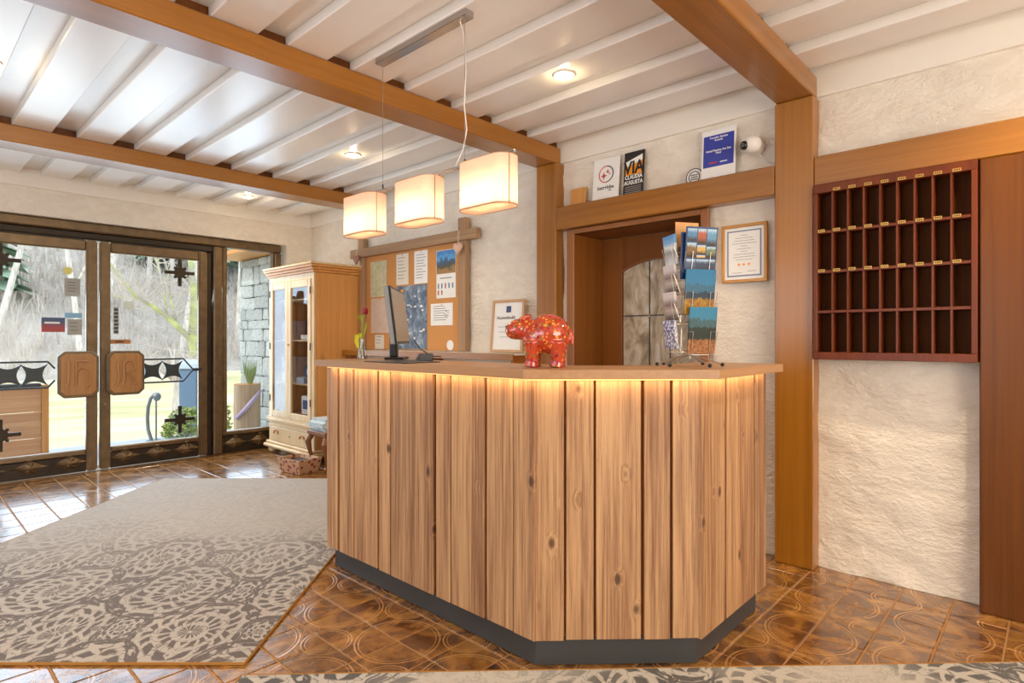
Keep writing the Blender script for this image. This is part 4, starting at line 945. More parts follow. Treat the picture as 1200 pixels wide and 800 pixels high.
pp = pin('panorama_poster', 4.205, 4.67, 1.075 + .04, 1.712, m_slope, 'blue grey ski panorama poster partly behind the monitor')
b = MB(); rr = random.Random(8)
for q in range(16): yy, zz = rr.uniform(4.23, 4.62), rr.uniform(1.15, 1.66); b.box(XB - .0032, XB - .0022, yy, yy + rr.uniform(.01, .05), zz, zz + rr.uniform(.008, .02))
b.obj('picture_marks', m_paper, pp)
MB().box(XB - .0033, XB - .0022, 4.56, 4.60, 1.60, 1.68).obj('picture_mark', m_orange, pp)
cal = pin('wall_calendar', 3.81, 4.07, 1.57, 1.993, m_paper, 'calendar with blue mountain photo pinned at the upper right of the corkboard', 'calendar')
MB().box(XB - .0034, XB - .0021, 3.815, 4.065, 1.785, 1.988).obj('photo', m_chp, cal)
b = MB()
for q in range(5): b.box(XB - .0034, XB - .0021, 4.035 - .048 * q, 4.050 - .048 * q, 1.655, 1.70)
b.obj('figures', plain('figure_blue', '4E7FA8', .6), cal); b = MB()
for q in range(2): b.box(XB - .0034, XB - .0021, 4.035 - .048 * q, 4.050 - .048 * q, 1.60, 1.64)
for q in (2,): b.box(XB - .0036, XB - .0035, 4.035 - .048 * q, 4.050 - .048 * q, 1.66, 1.695)
b.obj('figures', plain('figure_red', 'B8583E', .6), cal); MB().box(XB - .0034, XB - .0021, 3.86, 4.02, 1.742, 1.75).obj('heading', m_ink, cal)
inf = pin('info_sheet', 3.85, 4.15, 1.33, 1.525, m_paper, 'landscape white info sheet pinned below the calendar', nlines=7)
b = MB()
for q in range(5): b.ball((XB - .003, 3.93 + .022 * math.cos(q * 1.26), 1.43 + .022 * math.sin(q * 1.26)), .007, (.2, 1, 1), 1)
b.obj('logo', m_ink, inf)
pin('note_paper', 4.875, 5.03, 1.11, 1.25, m_paperw, 'cream note pinned at the lower left of the corkboard behind the vase', nlines=3)
tag(MB().lathe([(.001, 0), (.045, 0), (.045, .0012), (.001, .0012)], n=22).obj('round_sticker', m_paper, None, False, (XB - .001, 3.885, 1.155), (0, R(-90), 0)), 'round white sticker at the lower right of the corkboard', 'sticker')
# hearts
def heart(nm, y, z, s, mat, lab, x=3.305):
    t = thing(nm, lab, 'ornament', (x, y, z))
    pts = []
    for k in range(28):
        a = 2 * PI * k / 28; hx = 16 * math.sin(a) ** 3; hz = 13 * math.cos(a) - 5 * math.cos(2*a) - 2 * math.cos(3*a) - math.cos(4*a); pts.append((hx / 16 * s, hz / 16 * s))
    MB().prism(pts, -.010, .010, 0, .003).obj('heart', mat, t)
    MB().tube([(0, 0, s * .3), (.004, -.012, s * .9 + .05), (.012, 0, s * .9 + .10)], .0015, 5).tube([(0, 0, s * .3), (.004, .012, s * .9 + .05), (.012, 0, s * .9 + .10)], .0015, 5).obj('cord', m_paperw, t)
heart('hanging_heart', 3.705, 1.975, .055, plain('pale_pink_wood', 'DDB8A4', .6), 'pale pink wooden heart hanging from the right corner of the pinboard beam')
heart('hanging_heart', 5.26, 2.025, .050, plain('brown_pink_wood', 'A8766A', .6), 'brownish pink heart hanging at the left end of the pinboard beam')
# shelf along the wall
bs = thing('back_shelf', 'narrow wall shelf with white top and wooden front edge behind the counter', 'shelf', (3.27, 4.0, 1.1)); 
MB().box(-.115, .105, -1.08, 1.25, -.012, -.001, 0).obj('shelf_top', m_paperw, bs); MB().box(-.13, -.116, -1.08, 1.25, -.05, .0, .002).obj('front_edge', m_beam[1], bs)
for y in (-1.06, 0, 1.2): MB().box(-.10, .12, y, y + .03, -1.098, -.014, .002).obj('support', m_carc, bs)
def framed(nm, lab, w, h, loc, rot, fmat, seed, fw_=.022, dep=.016):
    t = thing(nm, lab, 'picture frame', loc); t.rotation_euler = rot
    b = MB(); b.box(-dep, 0, -w/2, w/2, 0, fw_, .002).box(-dep, 0, -w/2, w/2, h - fw_, h, .002).box(-dep, 0, -w/2, -w/2 + fw_, fw_, h - fw_, .002).box(-dep, 0, w/2 - fw_, w/2, fw_, h - fw_, .002)
    b.obj('frame', fmat, t); MB().box(-.007, -.002, -w/2 + fw_, w/2 - fw_, fw_, h - fw_).obj('sheet', m_paper, t); return t
cf = framed('standing_certificate', 'white certificate in a light wooden frame leaning on the shelf behind the hippo', .345, .415, (3.375, 3.19, 1.103), (0, R(-4), 0), m_trimw, 1) if False else framed('standing_certificate', 'white certificate in a light wooden frame leaning on the shelf behind the hippo', .345, .415, (3.325, 3.16, 1.103), (0, R(5), 0), wood('frame_ash', 'C89E70', 'A87A4C', 2, 1, .4, 0, .5, .05, .02), 1)
MB().box(-.009, -.0072, -.03, .02, .315, .365).obj('emblem', plain('navy_print', '2E4A78', .5), cf)
b = MB(); rr = random.Random(6)
for q in range(11):
    yy = .115 - .018 * q; b.tube([(-.0078, yy, .262), (-.0078, yy - .004, .262 + rr.uniform(.014, .03)), (-.0078, yy - .009, .268), (-.0078, yy - .014, .262 + rr.uniform(0, .012))], .0022, 4)
b.obj('picture_marks', m_inkb, cf)
b = MB()
for q in range(3): b.box(-.009, -.0072, -.08 + .02 * q, .10 - .01 * q, .20 - .04 * q, .203 - .04 * q)
b.obj('printed_lines', m_ink, cf)
wc = framed('wall_certificate', 'gold framed certificate with three stars on the wall beside the post', .262, .335, (3.383, 1.325, 1.535), (0, 0, 0), plain('gilt_wood', 'C08A45', .35, .2), 2, .018)
MB().box(-.0085, -.0072, -.098, .098, .035, .300).obj('blue_border', plain('slate_blue_print', '7D8AA8', .6), wc); MB().box(-.0095, -.0086, -.090, .090, .043, .292).obj('inner_sheet', m_paper, wc)
b = MB()
for q, L in enumerate((.02, .05, .06, .07, .02, .04, .02, .06, .065, .05)): b.box(-.0105, -.0096, -L, L, .270 - .0155 * q, .272 - .0155 * q)
b.box(-.0105, -.0096, -.07, -.02, .062, .064).box(-.0105, -.0096, .01, .07, .055, .057); b.obj('printed_lines', m_ink, wc)
for q in range(3):
    pts = [(.011 * (1 if k % 2 == 0 else .42) * math.sin(k * PI / 5) - .028 + .028 * q, .103 + .011 * (1 if k % 2 == 0 else .42) * math.cos(k * PI / 5)) for k in range(10)]
    MB().prism(pts, -.0108, -.0096, 0).obj('star', m_orange, wc)

# ================================================================== ON THE LEFT HEADER LEDGE (z 2.155)
ZH = 2.156
tag(MB().box(-.006, .006, -.066, .066, 0, .125, .002).obj('wooden_block', m_pine, None, False, (3.365, 2.50, ZH), (0, R(6), 0)), 'small light wooden board leaning at the left end of the header ledge', 'board')
t = thing('cycling_sign', 'white sign with a ring of stars leaning on the ledge, left of the black poster', 'sign', (3.357, 2.262, ZH)); t.rotation_euler = (0, R(5), 0)
MB().box(-.004, .0, -.105, .105, 0, .29, .001).obj('sign_board', m_paper, t)
m_rg = NT('red_blue_ring', .5); m_rg.color(m_rg.ramp(m_rg.sep(m_rg.coord('Generated'))[1], [(.3, '2B2F3A'), (.6, 'D4502E')])); m_rg = m_rg.m
b = MB(); b.tube([(-.005, .056 * math.cos(a * PI / 16), .178 + .056 * math.sin(a * PI / 16)) for a in range(32)], .0035, 5, closed=True); b.obj('ring', m_rg, t)
for (yy, zz, s) in ((.018, .168, .026), (-.012, .195, .016), (-.028, .178, .010)):
    MB().prism([(yy + s * (1 if k % 2 == 0 else .35) * math.sin(k * PI / 4), zz + s * (1 if k % 2 == 0 else .35) * math.cos(k * PI / 4)) for k in range(8)], -.006, -.0042, 0).obj('star', m_red, t)
text('lettering', 'bett+bike', .034, m_inkb, t, MX(-.0048, 0, .085), .0004, bold=.0006); text('lettering', 'adfc', .016, m_inkb, t, MX(-.0048, -.035, .063), .0004)
text('lettering', '·   ·   ·', .03, m_inkb, t, MX(-.0048, .02, .02), .0004)
t = thing('route_poster', 'black poster with orange VIA lettering leaning on the ledge', 'poster', (3.357, 2.045, ZH)); t.rotation_euler = (0, R(5), 0)
MB().box(-.004, 0, -.076, .076, 0, .29, .001).obj('poster_board', plain('black_print', '262122', .5), t)
b = MB(); b.prism([(-.062, .135), (.062, .135), (.062, .225), (-.062, .262)], -.0052, -.0042, 0); b.obj('orange_field', m_orange, t)
b = MB(); b.prism([(-.062, .222), (.062, .190), (.062, .225), (-.062, .262)], -.0060, -.0053, 0); b.obj('white_field', m_paper, t)
text('lettering', 'VIA', .118, plain('poster_black', '1E1A1A', .5), t, MX(-.0068, 0, .178) @ Matrix.Diagonal((.82, 1, 1, 1)), .0006, bold=.003)
text('lettering', 'CLAUDIA\nAUGUSTA', .0325, m_paper, t, MX(-.0048, 0, .100) @ Matrix.Diagonal((.95, 1.15, 1, 1)), .0004, bold=.001)
b = MB()
for q in range(4): b.box(-.0052, -.0042, -.06, .062, .013 + .013 * q, .018 + .013 * q)
b.obj('printed_lines', plain('pale_grey_print', '9A9492', .6), t)
t = thing('round_badge_sign', 'small round black and white badge sign leaning beside the blue poster', 'sign', (3.365, 1.622, ZH)); t.rotation_euler = (0, R(4), 0)
MB().lathe([(.001, 0), (.056, 0), (.056, .004), (.001, .004)], n=26).obj('disc', m_paper, t, False, (0, 0, .036), (0, R(-90), 0))
b = MB()
for rr_ in (.052, .034): b.tube([(-.005, rr_ * math.cos(a * PI / 14), .036 + rr_ * math.sin(a * PI / 14)) for a in range(28)], .003, 5, closed=True)
for q in range(3): b.box(-.0058, -.0042, -.022, .022, .020 + .013 * q, .026 + .013 * q)
b.obj('print', m_dgrey, t)
t = thing('award_poster', 'white framed blue award poster leaning on the ledge beside the camera', 'poster', (3.355, 1.47, ZH)); t.rotation_euler = (0, R(4), 0)
MB().box(-.006, 0, -.103, .103, 0, .295, .001).obj('poster_board', m_paper, t)
MB().box(-.0072, -.0061, -.092, .092, .072, .262).obj('blue_field', m_blue, t)
text('lettering', 'Traveller Review\nAwards', .016, m_paper, t, MX(-.0078, 0, .238), .0004, bold=.0004)
text('lettering', 'Hotel Neuhintertux Tux', .0165, m_paper, t, MX(-.0078, 0, .168), .0004, bold=.0006) if False else text('lettering', 'Hotel Pension Am See\nTirol', .0165, m_paper, t, MX(-.0078, 0, .160), .0004, bold=.0006)
MB().box(-.0078, -.0073, .005, .055, .092, .100).obj('red_line', m_red, t); MB().box(-.0078, -.0073, -.055, -.012, .092, .098).obj('white_line', m_paper, t)
cm = thing('security_camera', 'white round security camera on the plaster above the header', 'camera', (3.40, 1.26, 2.30))
MB().ball((-.075, .0, .0), .050, (1, 1, 1), 3).obj('housing', m_white, cm, True)
MB().lathe([(.042, 0), (.046, .01), (.030, .04)], n=20).obj('wall_mount', m_white, cm, True, (0, 0, 0), (0, R(-90), 0))
MB().ball((-.112, .030, -.008), .026, (1, 1, 1), 2).obj('lens', m_black, cm, True)
for q in range(5): MB().ball((-.136, .036 + .010 * math.cos(q * 1.26), -.010 + .010 * math.sin(q * 1.26)), .003, sub=1).obj('diode', m_wire, cm)
MB().tube([(-.04, -.02, -.045), (-.02, -.05, -.09), (-.045, -.10, -.135), (-.05, -.13, -.143)], .003, 5).obj('cable', m_white, cm)

# ================================================================== LIGHTS
def downlight(x, y, lab, z=ZC - .05, e=34):
    t = thing('downlight', lab, 'ceiling light', (x, y, z), group='recessed ceiling downlights')
    MB().lathe([(.050, -.006), (.060, -.006), (.062, -.001), (.045, -.001)], n=24).obj('trim_ring', m_chrome, t, True) if False else MB().tube([(.052 * math.cos(a * PI / 12), .052 * math.sin(a * PI / 12), -.004) for a in range(24)], .006, 6, closed=True).obj('trim_ring', m_white, t, True)
    MB().lathe([(.001, -.020), (.020, -.018), (.036, -.010), (.045, -.001), (.001, -.001)], n=20).obj('lamp', m_bulb, t, True)
    l = bpy.data.lights.new('downlight_beam', 'SPOT'); l.energy = e; l.spot_size = R(135); l.spot_blend = .8; l.color = (1, .78, .50); l.shadow_soft_size = .04
    o = bpy.data.objects.new('downlight_beam', l); C.objects.link(o); o.parent = t; o.location = (0, 0, -.028)
    l = bpy.data.lights.new('downlight_glow', 'POINT'); l.energy = .9; l.color = (1, .76, .44); l.shadow_soft_size = .02
    o = bpy.data.objects.new('downlight_glow', l); C.objects.link(o); o.parent = t; o.location = (0, 0, -.05)
    return t
downlight(2.443, 1.904, 'round recessed downlight in the ceiling bay over the counter')
downlight(2.42, 3.894, 'round recessed downlight between the beams, left of the lamp shades')
downlight(2.43, 5.79, 'round recessed downlight in the last bay before the entrance wall')
downlight(.36, 3.92, 'round recessed downlight cut by the left edge of the picture')
downlight(2.79, -.1, 'unseen fill downlight added in the bay beside the key rack', e=75)  # from here on unseen, carrying on the ceiling grid, added as warm fill
downlight(.36, 1.9, 'unseen fill downlight added above and left of the camera')
downlight(.36, -.1, 'unseen fill downlight added behind the camera')
downlight(-1.71, 1.9, 'unseen fill downlight added left of the camera'); downlight(-1.71, 3.92, 'unseen fill downlight added far left'); 
# pendant with three shades
pd = thing('pendant_lamp', 'pendant light with three oval fabric shades on a chrome bar', 'pendant lamp', (1.69, 2.15, 2.60)); Pz = -2.60
cn = MB().box(-.025, .025, -.33, .33, -.03, -.0005, .002).obj('canopy', m_chrome, pd)
MB().box(-.007, .007, -.59, .62, 1.94 + Pz, 1.952 + Pz, .002).obj('bar', m_chrome, pd)
for y in (-.30, .30): MB().tube([(0, y, -.03), (0, y, 1.952 + Pz)], .0013, 5).obj('steel_cable', m_wire, pd); MB().lathe([(.004, 0), (.004, .022)], (0, y, 1.952 + Pz), 8).obj('cable_grip', m_dgrey, pd)
MB().tube([(0, -.27, -.03), (.0, -.295, -.10), (.006, -.30, -.25), (-.008, -.305, -.40), (.006, -.305, -.50), (0, -.29, -.58), (0, -.24, -.645)], .003, 6).obj('flex', m_white, pd, True)
m_shade = NT('shade_fabric', .9); 
def _():
    m = m_shade; co = m.coord(); n = m.noise(m.mapping(co, (4, 4, 260)), 1, 2); c = m.mix(n, 'F6E4D4', 'E8CFB8'); m.color(c)
    tr = m.n('ShaderNodeBsdfTranslucent'); m.put(tr.inputs[0], c); mx = m.n('ShaderNodeMixShader'); mx.inputs[0].default_value = .55
    m.put(mx.inputs[1], m.b.outputs[0]); m.put(mx.inputs[2], tr.outputs[0]); m.put(m.out.inputs['Surface'], mx.outputs[0])
_(); m_shade = m_shade.m
m_seam = plain('shade_seam', 'C89A74', .8)
def stadium(wx, ly, n=10):
    r = wx / 2; s = ly / 2 - r
    return [(r * math.cos(PI * k / n), s + r * math.sin(PI * k / n)) for k in range(n + 1)] + [(r * math.cos(PI + PI * k / n), -s + r * math.sin(PI + PI * k / n)) for k in range(n + 1)]
for k, yc in enumerate((1.71, 2.163, 2.612)):
    yl = yc - 2.15; z0, z1 = 1.742 + Pz, 1.938 + Pz; ou = stadium(.125, .285); inn = stadium(.121, .281)
    b = MB(); n = len(ou)
    V = [[b.b.verts.new((x, y + yl, z)) for x, y in L] for L, z in ((ou, z0), (ou, z1))]
    for i in range(n): b.b.faces.new((V[0][i], V[0][(i+1) % n], V[1][(i+1) % n], V[1][i]))
    sh = b.obj('lamp_shade', m_shade, pd, True)
    for z in (z0, z1): MB().tube([(x * 1.005, y * 1.003 + yl, z) for x, y in ou], .0016, 5, closed=True).obj('shade_rim', m_seam, sh)
    MB().tube([(-.0218, yl - .1398, z0), (-.0218, yl - .1398, z1)], .0022, 6).obj('seam', m_seam, sh)
    MB().prism([(x * .97, y * .98 + yl) for x, y in ou], z0 + .006, z0 + .008, 2).obj('diffuser', m_shade, sh)
    for s in (-.055, .055):
        MB().ball((0, yl + s, z0 + .10), .020, (1, 1, 1.5), 2).obj('bulb', emit('shade_bulb_%d%s' % (k, 'a' if s < 0 else 'b'), 'FFD8B0', 1.6), sh, True); MB().tube([(0, yl + s, z0 + .13), (0, yl + s, 1.94 + Pz)], .010, 8).obj('lamp_holder', m_white, sh)
        l = bpy.data.lights.new('shade_light', 'POINT'); l.energy = .6; l.color = (1, .76, .58); l.shadow_soft_size = .03
        o = bpy.data.objects.new('shade_light', l); C.objects.link(o); o.parent = pd; o.location = (0, yl + s, z0 + .055)

# ================================================================== ON THE COUNTER
ZS = 1.1005
# hippo
hp_ = thing('hippo_figurine', 'glossy orange red hippo figurine with flower pattern standing on the counter corner', 'figurine', (1.765, 1.468, ZS), R(43 + 90 - 12))
m_hip = NT('flowered_ceramic', .12, 0, .6)
def _():
    m = m_hip; co = m.coord(); nd = m.n('ShaderNodeTexVoronoi'); m.put(nd.inputs['Vector'], co); nd.inputs['Scale'].default_value = 74
    d, cc = nd.outputs['Distance'], nd.outputs['Color']; h = m.sep(cc)[0]
    fc = m.ramp(h, [(0, 'D8A030'), (.2, '8E1E20'), (.34, '66702A'), (.5, 'E8803A'), (.64, 'A03858'), (.78, 'E8743E'), (.9, '6E3420')], 'CONSTANT')
    body = m.mix(m.noise(co, 20, 3), 'AA2E1A', 'C64A22')
    c = m.mix(m.math('SUBTRACT', 1., m.step(d, .38, .46)), body, fc); c = m.mix(m.math('SUBTRACT', 1., m.step(d, .10, .15)), c, 'E8C070'); m.color(c)
    m.b.inputs['Coat Weight'].default_value = .6
_(); m_hip = m_hip.m
b = MB()
b.ball((-.012, 0, .128), .082, (1.08, .92, .98), 3); b.ball((.02, 0, .118), .072, (1, .95, .95), 3)
for x in (-.052, .046):
    for y in (-.042, .042):
        b.tube([(x, y, .10), (x, y, .05), (x, y, .018), (x + .002, y, .001)], [.034, .026, .023, .026], 14); b.ball((x + .008, y, .012), .024, (1.05, 1, .5), 2)
b.ball((.072, 0, .150), .042, (1, 1, 1), 3); b.ball((.105, 0, .148), .046, (1.0, 1.05, .92), 3); b.ball((.118, 0, .143), .042, (1, 1.12, .88), 3)
for y in (-.026, .026): b.ball((.066, y, .196), .012, (.8, 1, 1.2), 2); b.ball((.086, y * .9, .188), .014, (1.1, .9, .8), 2)
b.tube([(-.095, 0, .15), (-.108, .002, .12), (-.104, .006, .085)], [.006, .006, .008], 8)
me = b.mesh('body', m_hip, True); ho = link('body', me, hp_)
mo = ho.modifiers.new('remesh', 'REMESH'); mo.mode = 'VOXEL'; mo.voxel_size = .0035; mo.use_smooth_shade = True
ms = ho.modifiers.new('smooth', 'SMOOTH'); ms.factor = .6; ms.iterations = 6
for y in (-.020, .020): MB().ball((.098, y * 1.5, .182), .005, sub=1).obj('eye', m_black, hp_); MB().ball((.153, y * .9, .158), .004, sub=1).obj('nostril', m_black, hp_)
# monitor
def cw_(f, r, z): return Vector((f * fw.x + r * rt.x, f * fw.y + r * rt.y, z))
mo_ = thing('computer_monitor', 'slim computer monitor seen edge-on on a black upright stand', 'monitor', tuple(cw_(3.17, -.572, ZS)), R(43))
# local x = camera forward, local y = camera left
def MM(): return Matrix.Translation((0, 0, 0))
Ms = Matrix.Translation((-.01, .012, .085)) @ Matrix.Rotation(R(2.5), 4, 'Z') @ Matrix.Rotation(R(-7), 4, 'X')
MB().box(-.25, .25, .006, .030, 0, .292, .003, M=Ms).obj('housing', plain('silver_grey_plastic', '8E9092', .4), mo_)
MB().box(-.25, .25, -.002, .006, 0, .292, .001, M=Ms).obj('bezel', m_black, mo_)
MB().box(-.236, .240, -.0035, -.0025, .012, .282, 0, M=Ms).obj('screen', m_screen, mo_)
MB().box(-.03, .03, .045, .085, .012, .215, .006).obj('stand_column', m_black, mo_); MB().box(-.03, .03, .028, .045, .15, .20, .002).obj('stand_arm', m_black, mo_)
MB().box(-.09, .09, .0, .10, 0.0005, .012, .004).obj('stand_foot', m_black, mo_)
MB().tube([(.20, -.01, .10), (.24, -.04, .05), (.28, -.10, .008), (.32, -.15, .006)], .003, 5).obj('cable', m_black, mo_, True)
dv = thing('card_terminal', 'small black card terminal on the counter right of the monitor', 'terminal', tuple(cw_(2.96, -.44, ZS)), R(60))
b = MB(); b.prism([(-.05, 0), (.05, 0), (.05, .012), (-.03, .036), (-.05, .036)], -.035, .035, 1, .003); b.obj('body', m_black, dv); MB().box(-.045, -.032, -.026, .026, .0362, .0372).obj('display', m_dgrey, dv)
tag(MB().box(-.15, .15, -.11, .11, 0, .004, .001).obj('desk_mat', m_dgrey, None, False, tuple(cw_(2.78, -.52, ZS)), (0, 0, R(90))), 'flat dark writing mat on the counter in front of the monitor', 'mat')
# vase with tulip
vp = cw_(3.215, -.822, ZS)
vs = thing('glass_vase', 'small conical clear glass vase at the left end of the counter', 'vase', tuple(vp))
MB().lathe([(.024, .0005), (.024, .006), (.019, .03), (.011, .09), (.0105, .105)], n=18, cap=True).obj('glass', m_vglass, vs, True) if False else None
b = MB(); b.lathe([(.001, .001), (.025, .001), (.025, .008), (.019, .04), (.011, .092), (.0115, .108), (.0095, .108), (.0095, .092), (.017, .04), (.021, .012), (.001, .012)], n=20, cap=False); b.obj('glass', m_vglass, vs, True)
tu = thing('tulip_flower', 'drooping red tulip with yellow green leaves standing in the glass vase', 'flower', tuple(vp + Vector((0, 0, .014))))
m_stem = plain('yellow_green_leaf', 'B8BC3A', .5, var=.15); m_tul = plain('dark_red_petal', 'A81E22', .45, var=.15)
def q3(r, z, f=0): return (rt.x * r + fw.x * f, rt.y * r + fw.y * f, z)
MB().tube([q3(0, 0), q3(.0, .10), q3(.002, .17), q3(.008, .21), q3(.014, .235)], .003, 6).obj('stem', m_stem, tu, True)
b = MB()
for k in range(6):
    a = k * PI / 3; b.ball((.008 * math.cos(a), .008 * math.sin(a), .0), .013, (.75, .75, 1.5), 2)
b.obj('bloom', m_tul, tu, True, q3(.018, .248))
def leafm(pts, w):
    b = MB(); P = [Vector(p) for p in pts]; n = len(P); L = []
    for i, p in enumerate(P):
        ww = w * math.sin(PI * (i + .35) / (n + .1)); sd2 = Vector((rt.x, rt.y, 0)) * ww + Vector((fw.x, fw.y, 0)) * ww * .3
        L.append((b.b.verts.new(p - sd2), b.b.verts.new(p + Vector((fw.x, fw.y, 0)) * .004), b.b.verts.new(p + sd2)))
    for A, B in zip(L, L[1:]):
        b.b.faces.new((A[0], A[1], B[1], B[0])); b.b.faces.new((A[1], A[2], B[2], B[1]))
    return b
leafm([q3(0, .09), q3(-.012, .125), q3(-.026, .118), q3(-.030, .08), q3(-.022, .045)], .013).obj('leaf', plain('yellow_leaf', 'D9D326', .5), tu, True)
leafm([q3(0, .10), q3(.01, .13), q3(.020, .165), q3(.026, .185)], .007).obj('leaf', m_stem, tu, True)
leafm([q3(.004, .17), q3(-.004, .215), q3(-.014, .225), q3(-.022, .205)], .008).obj('leaf', m_stem, tu, True)
# cable
# postcard spinner
sp = cw_(2.345, .708, ZS); 
ps = thing('postcard_rack', 'revolving wire postcard rack on the right of the counter', 'postcard rack', tuple(sp), R(43))
# local x = away from camera, y = camera left
hub = MB(); hub.tube([(0, 0, .03), (0, 0, .545)], .005, 8); hub.obj('pole', m_wire, ps)
for a in (38, 128, 200, 318, 255, 75)[:6]:
    c, s = math.cos(R(a)), math.sin(R(a)); L = .125
    MB().tube([(0, 0, .045), (c * .05, s * .05, .035), (c * L, s * L, .009)], .003, 6).obj('leg', m_wire, ps); MB().ball((c * L, s * L, .008), .0078, sub=2).obj('rubber_foot', m_black, bpy.data.objects[-1] if False else ps.children[-1], True) if False else None
    MB().ball((c * L, s * L, .0082), .0078, sub=2).obj('rubber_foot', m_black, ps, True)
def pic(name, stops, sc=6, amp=.5, seed=0.):
    m = NT(name, .45, 0, .3); g = m.mapping(m.coord('Generated'), (0, 1, 1)); n = m.noise(m.mapping(g, (1, 1, 1), (seed, seed, 0)), sc * 1.7, 6, .8); x, y, z = m.sep(g)
    m.color(m.ramp(m.math('ADD', z, m.math('MULTIPLY', m.math('SUBTRACT', n, .5), amp)), stops)); return m.m
def scenery(name, sky, far, mid, low1, low2, ridge, fol, seed):
    m = NT(name, .45, 0, .3); g = m.mapping(m.coord('Generated'), (0, 1, 1)); x, y, z = m.sep(g)
    def line(sc, amp, lvl, k): return m.math('SUBTRACT', z, m.math('ADD', lvl, m.math('MULTIPLY', m.math('SUBTRACT', m.noise(m.comb(m.math('ADD', y, seed + k), 0., 0.), sc, 4, .55), .5), amp)))
    c = m.mix(z, far, sky)
    c = m.mix(m.step(line(2.6, .55, ridge, 0.), .012, -.012), c, m.mix(m.noise(g, 14, 4, .7), far, mid))
    c = m.mix(m.step(line(4., .30, ridge - .17, 7.), .01, -.01), c, mid)
    sp = m.n('ShaderNodeTexVoronoi'); m.put(sp.inputs['Vector'], g); sp.inputs['Scale'].default_value = 26; r_ = m.sep(sp.outputs['Color'])[0]
    c = m.mix(m.step(line(5., .22, fol, 3.), .03, -.03), c, m.mix(r_, low1, low2)); m.color(c); return m.m
m_c2 = scenery('lake_card', '1E6C98', '3C7C9E', '26384A', '8A4A1A', 'A88A24', .66, .34, 1.)
m_c3 = scenery('autumn_mountain_card', '2A7A9E', '4C7680', '26302A', '7A4220', 'A87848', .74, .30, 5.)
m_cb = plain('blue_card', '1C3E70', .45); m_cw = pic('snow_card', [(.1, 'D8DCE0'), (.45, '8E8C88'), (.6, 'E4E8EC'), (.75, '7FB0DC'), (1., '4A90D0')], 7, .5, 3); m_cp = pic('village_card', [(.1, '5A4A40'), (.35, 'C8B8AC'), (.55, '7A5A50'), (.8, 'D8D0CC')], 9, .6, 4)
m_cl = NT('lilac_photo_card', .3); _g = m_cl.coord('Generated'); m_cl.color(m_cl.ramp(m_cl.noise(_g, 9, 3), [(.45, 'E4E2EA'), (.5, '6A6AA0'), (.62, '57506E')])); m_cl = m_cl.m
faces = {'front': R(180 + 14), 'right': R(-90 + 14), 'left': R(90 + 10), 'rear': R(14)}
RO = .062
def wire_pocket(b, w, h, z, tilt):
    """pocket in local face frame: x out, y across"""
    o0, o1 = RO + .002, RO + .002 + tilt
    b.tube([(o0, -w/2, z), (o1, -w/2, z + h), (o1, -w/2 + w * .22, z + h), (o0 + .012, -w/2 + w * .22, z - .004)], .0013, 5)
    b.tube([(o0, w/2, z), (o1, w/2, z + h), (o1, w/2 - w * .22, z + h), (o0 + .012, w/2 - w * .22, z - .004)], .0013, 5)
    b.tube([(o0 + .012, -w/2 + w * .22, z - .004), (o0 + .012, w/2 - w * .22, z - .004)], .0013, 5)
    b.tube([(.0, 0, z + .004), (o0, -w/2, z)], .0013, 5); b.tube([(.0, 0, z + .004), (o0, w/2, z)], .0013, 5)
    b.tube([(o0 - .004, -w/2, z + h * .7), (o0 - .004, w/2, z + h * .7)], .0013, 5)
    b.tube([(o0, -w/2, z), (o0 - .004, -w/2, z + h * 1.2)], .0013, 5); b.tube([(o0, w/2, z), (o0 - .004, w/2, z + h * 1.2)], .0013, 5)
cards = {
 'front': [(.360, .135, .180, None, 'framed multi-photo postcard, topmost on the front of the rack'), (.205, .128, .172, m_c2, 'blue lake and castle postcard in the middle of the rack front'), (.052, .118, .180, m_c3, 'autumn mountain postcard, lowest on the rack front')],
 'left': [(.400, .10, .118, m_cw, 'blue and white mountain postcard, topmost on the left side of the rack'), (.290, .10, .112, m_cp, 'grey village postcard second from top on the left side of the rack'), (.182, .10, .112, m_cp, 'brown village postcard third from top on the left side of the rack'), (.070, .10, .112, m_cl, 'pale postcard with lilac photos, lowest on the left side of the rack')]}
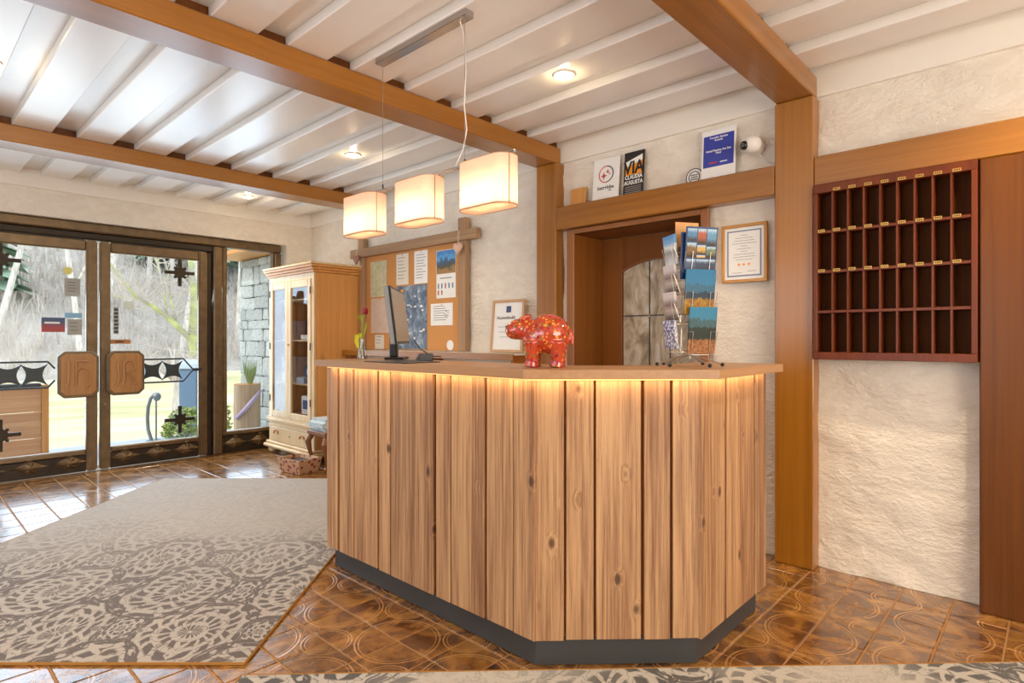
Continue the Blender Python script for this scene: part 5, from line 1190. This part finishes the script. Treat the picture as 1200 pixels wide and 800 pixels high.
for nm, a in faces.items():
    Mf = Matrix.Rotation(a, 4, 'Z'); w = .135 if nm in ('front', 'rear') else .11
    zs_ = [.052, .205, .360] if nm == 'front' else [.060, .175, .285, .395]
    b = MB()
    for z in zs_: wire_pocket(b, w, .085 if nm == 'front' else .075, z, .028)
    for v in b.b.verts: v.co = Mf @ v.co
    b.obj('wire_pocket', m_wire, ps)
    for row, (z, cw2, ch, mat, lab) in enumerate(cards.get(nm, [])):
        th = .006 if nm == 'front' else .010
        o = MB().box(-th/2, th/2, -cw2/2, cw2/2, 0, ch, .0006).obj('postcard', mat or m_cb, None)
        o.matrix_world = Matrix.Translation(sp) @ Matrix.Rotation(R(43), 4, 'Z') @ Mf @ Matrix.Translation((RO + .010, (.0, -.004, .006)[row % 3] if nm == 'front' else 0, z + .001)) @ Matrix.Rotation(R(7), 4, 'Y')
        tag(o, lab, 'postcard')
        if mat is None:
            rr = random.Random(3)
            cells = [(-.062, -.022, .125, .172, '4E7FA8'), (-.018, .018, .115, .172, 'A8563A'), (.022, .062, .110, .172, '5E8FB0'), (-.062, -.022, .062, .118, '7A5A34'), (-.018, .018, .075, .110, 'C8A050'), (.022, .062, .062, .105, '6A7A58'), (-.062, -.022, .010, .056, '4A5A78'), (-.018, .062, .010, .056, '34405A'), (-.018, .018, .060, .072, 'E0B070')]
            for q, (y0, y1, z0, z1, hx) in enumerate(cells):
                MB().box(th/2, th/2 + .0006, y0, y1, z0, z1).obj('photo', pic('photo_%d' % q, [(.1, '3A2E22'), (.45, hx), (.7, hx), (.95, 'A8C4D8')], 4, .8, q * 1.7), o)
o = MB().box(-.0015, .0015, -.07, .07, 0, .18, .0004).obj('postcard', m_cb, None); o.matrix_world = Matrix.Translation(sp) @ Matrix.Rotation(R(43), 4, 'Z') @ Matrix.Rotation(faces['front'], 4, 'Z') @ Matrix.Translation((RO + .002, -.008, .340)) @ Matrix.Rotation(R(3), 4, 'Y'); tag(o, 'plain blue postcard showing behind the multi-photo card', 'postcard')
hd = MB().box(-.0015, .0015, -.052, .052, .50, .600, .0004).obj('header_card', m_pine, ps, False, (.03, -.0, -.02), (0, 0, R(14)))

# fine marks too small to pick apart singly
for o in bpy.data.objects:
    if o.name.split('.')[0] in ('picture_marks', 'printed_lines', 'twigs', 'foliage', 'stems', 'number', 'writing', 'figures', 'logo', 'print', 'lettering', 'wire_pocket', 'monogram'): o['kind'] = 'stuff'
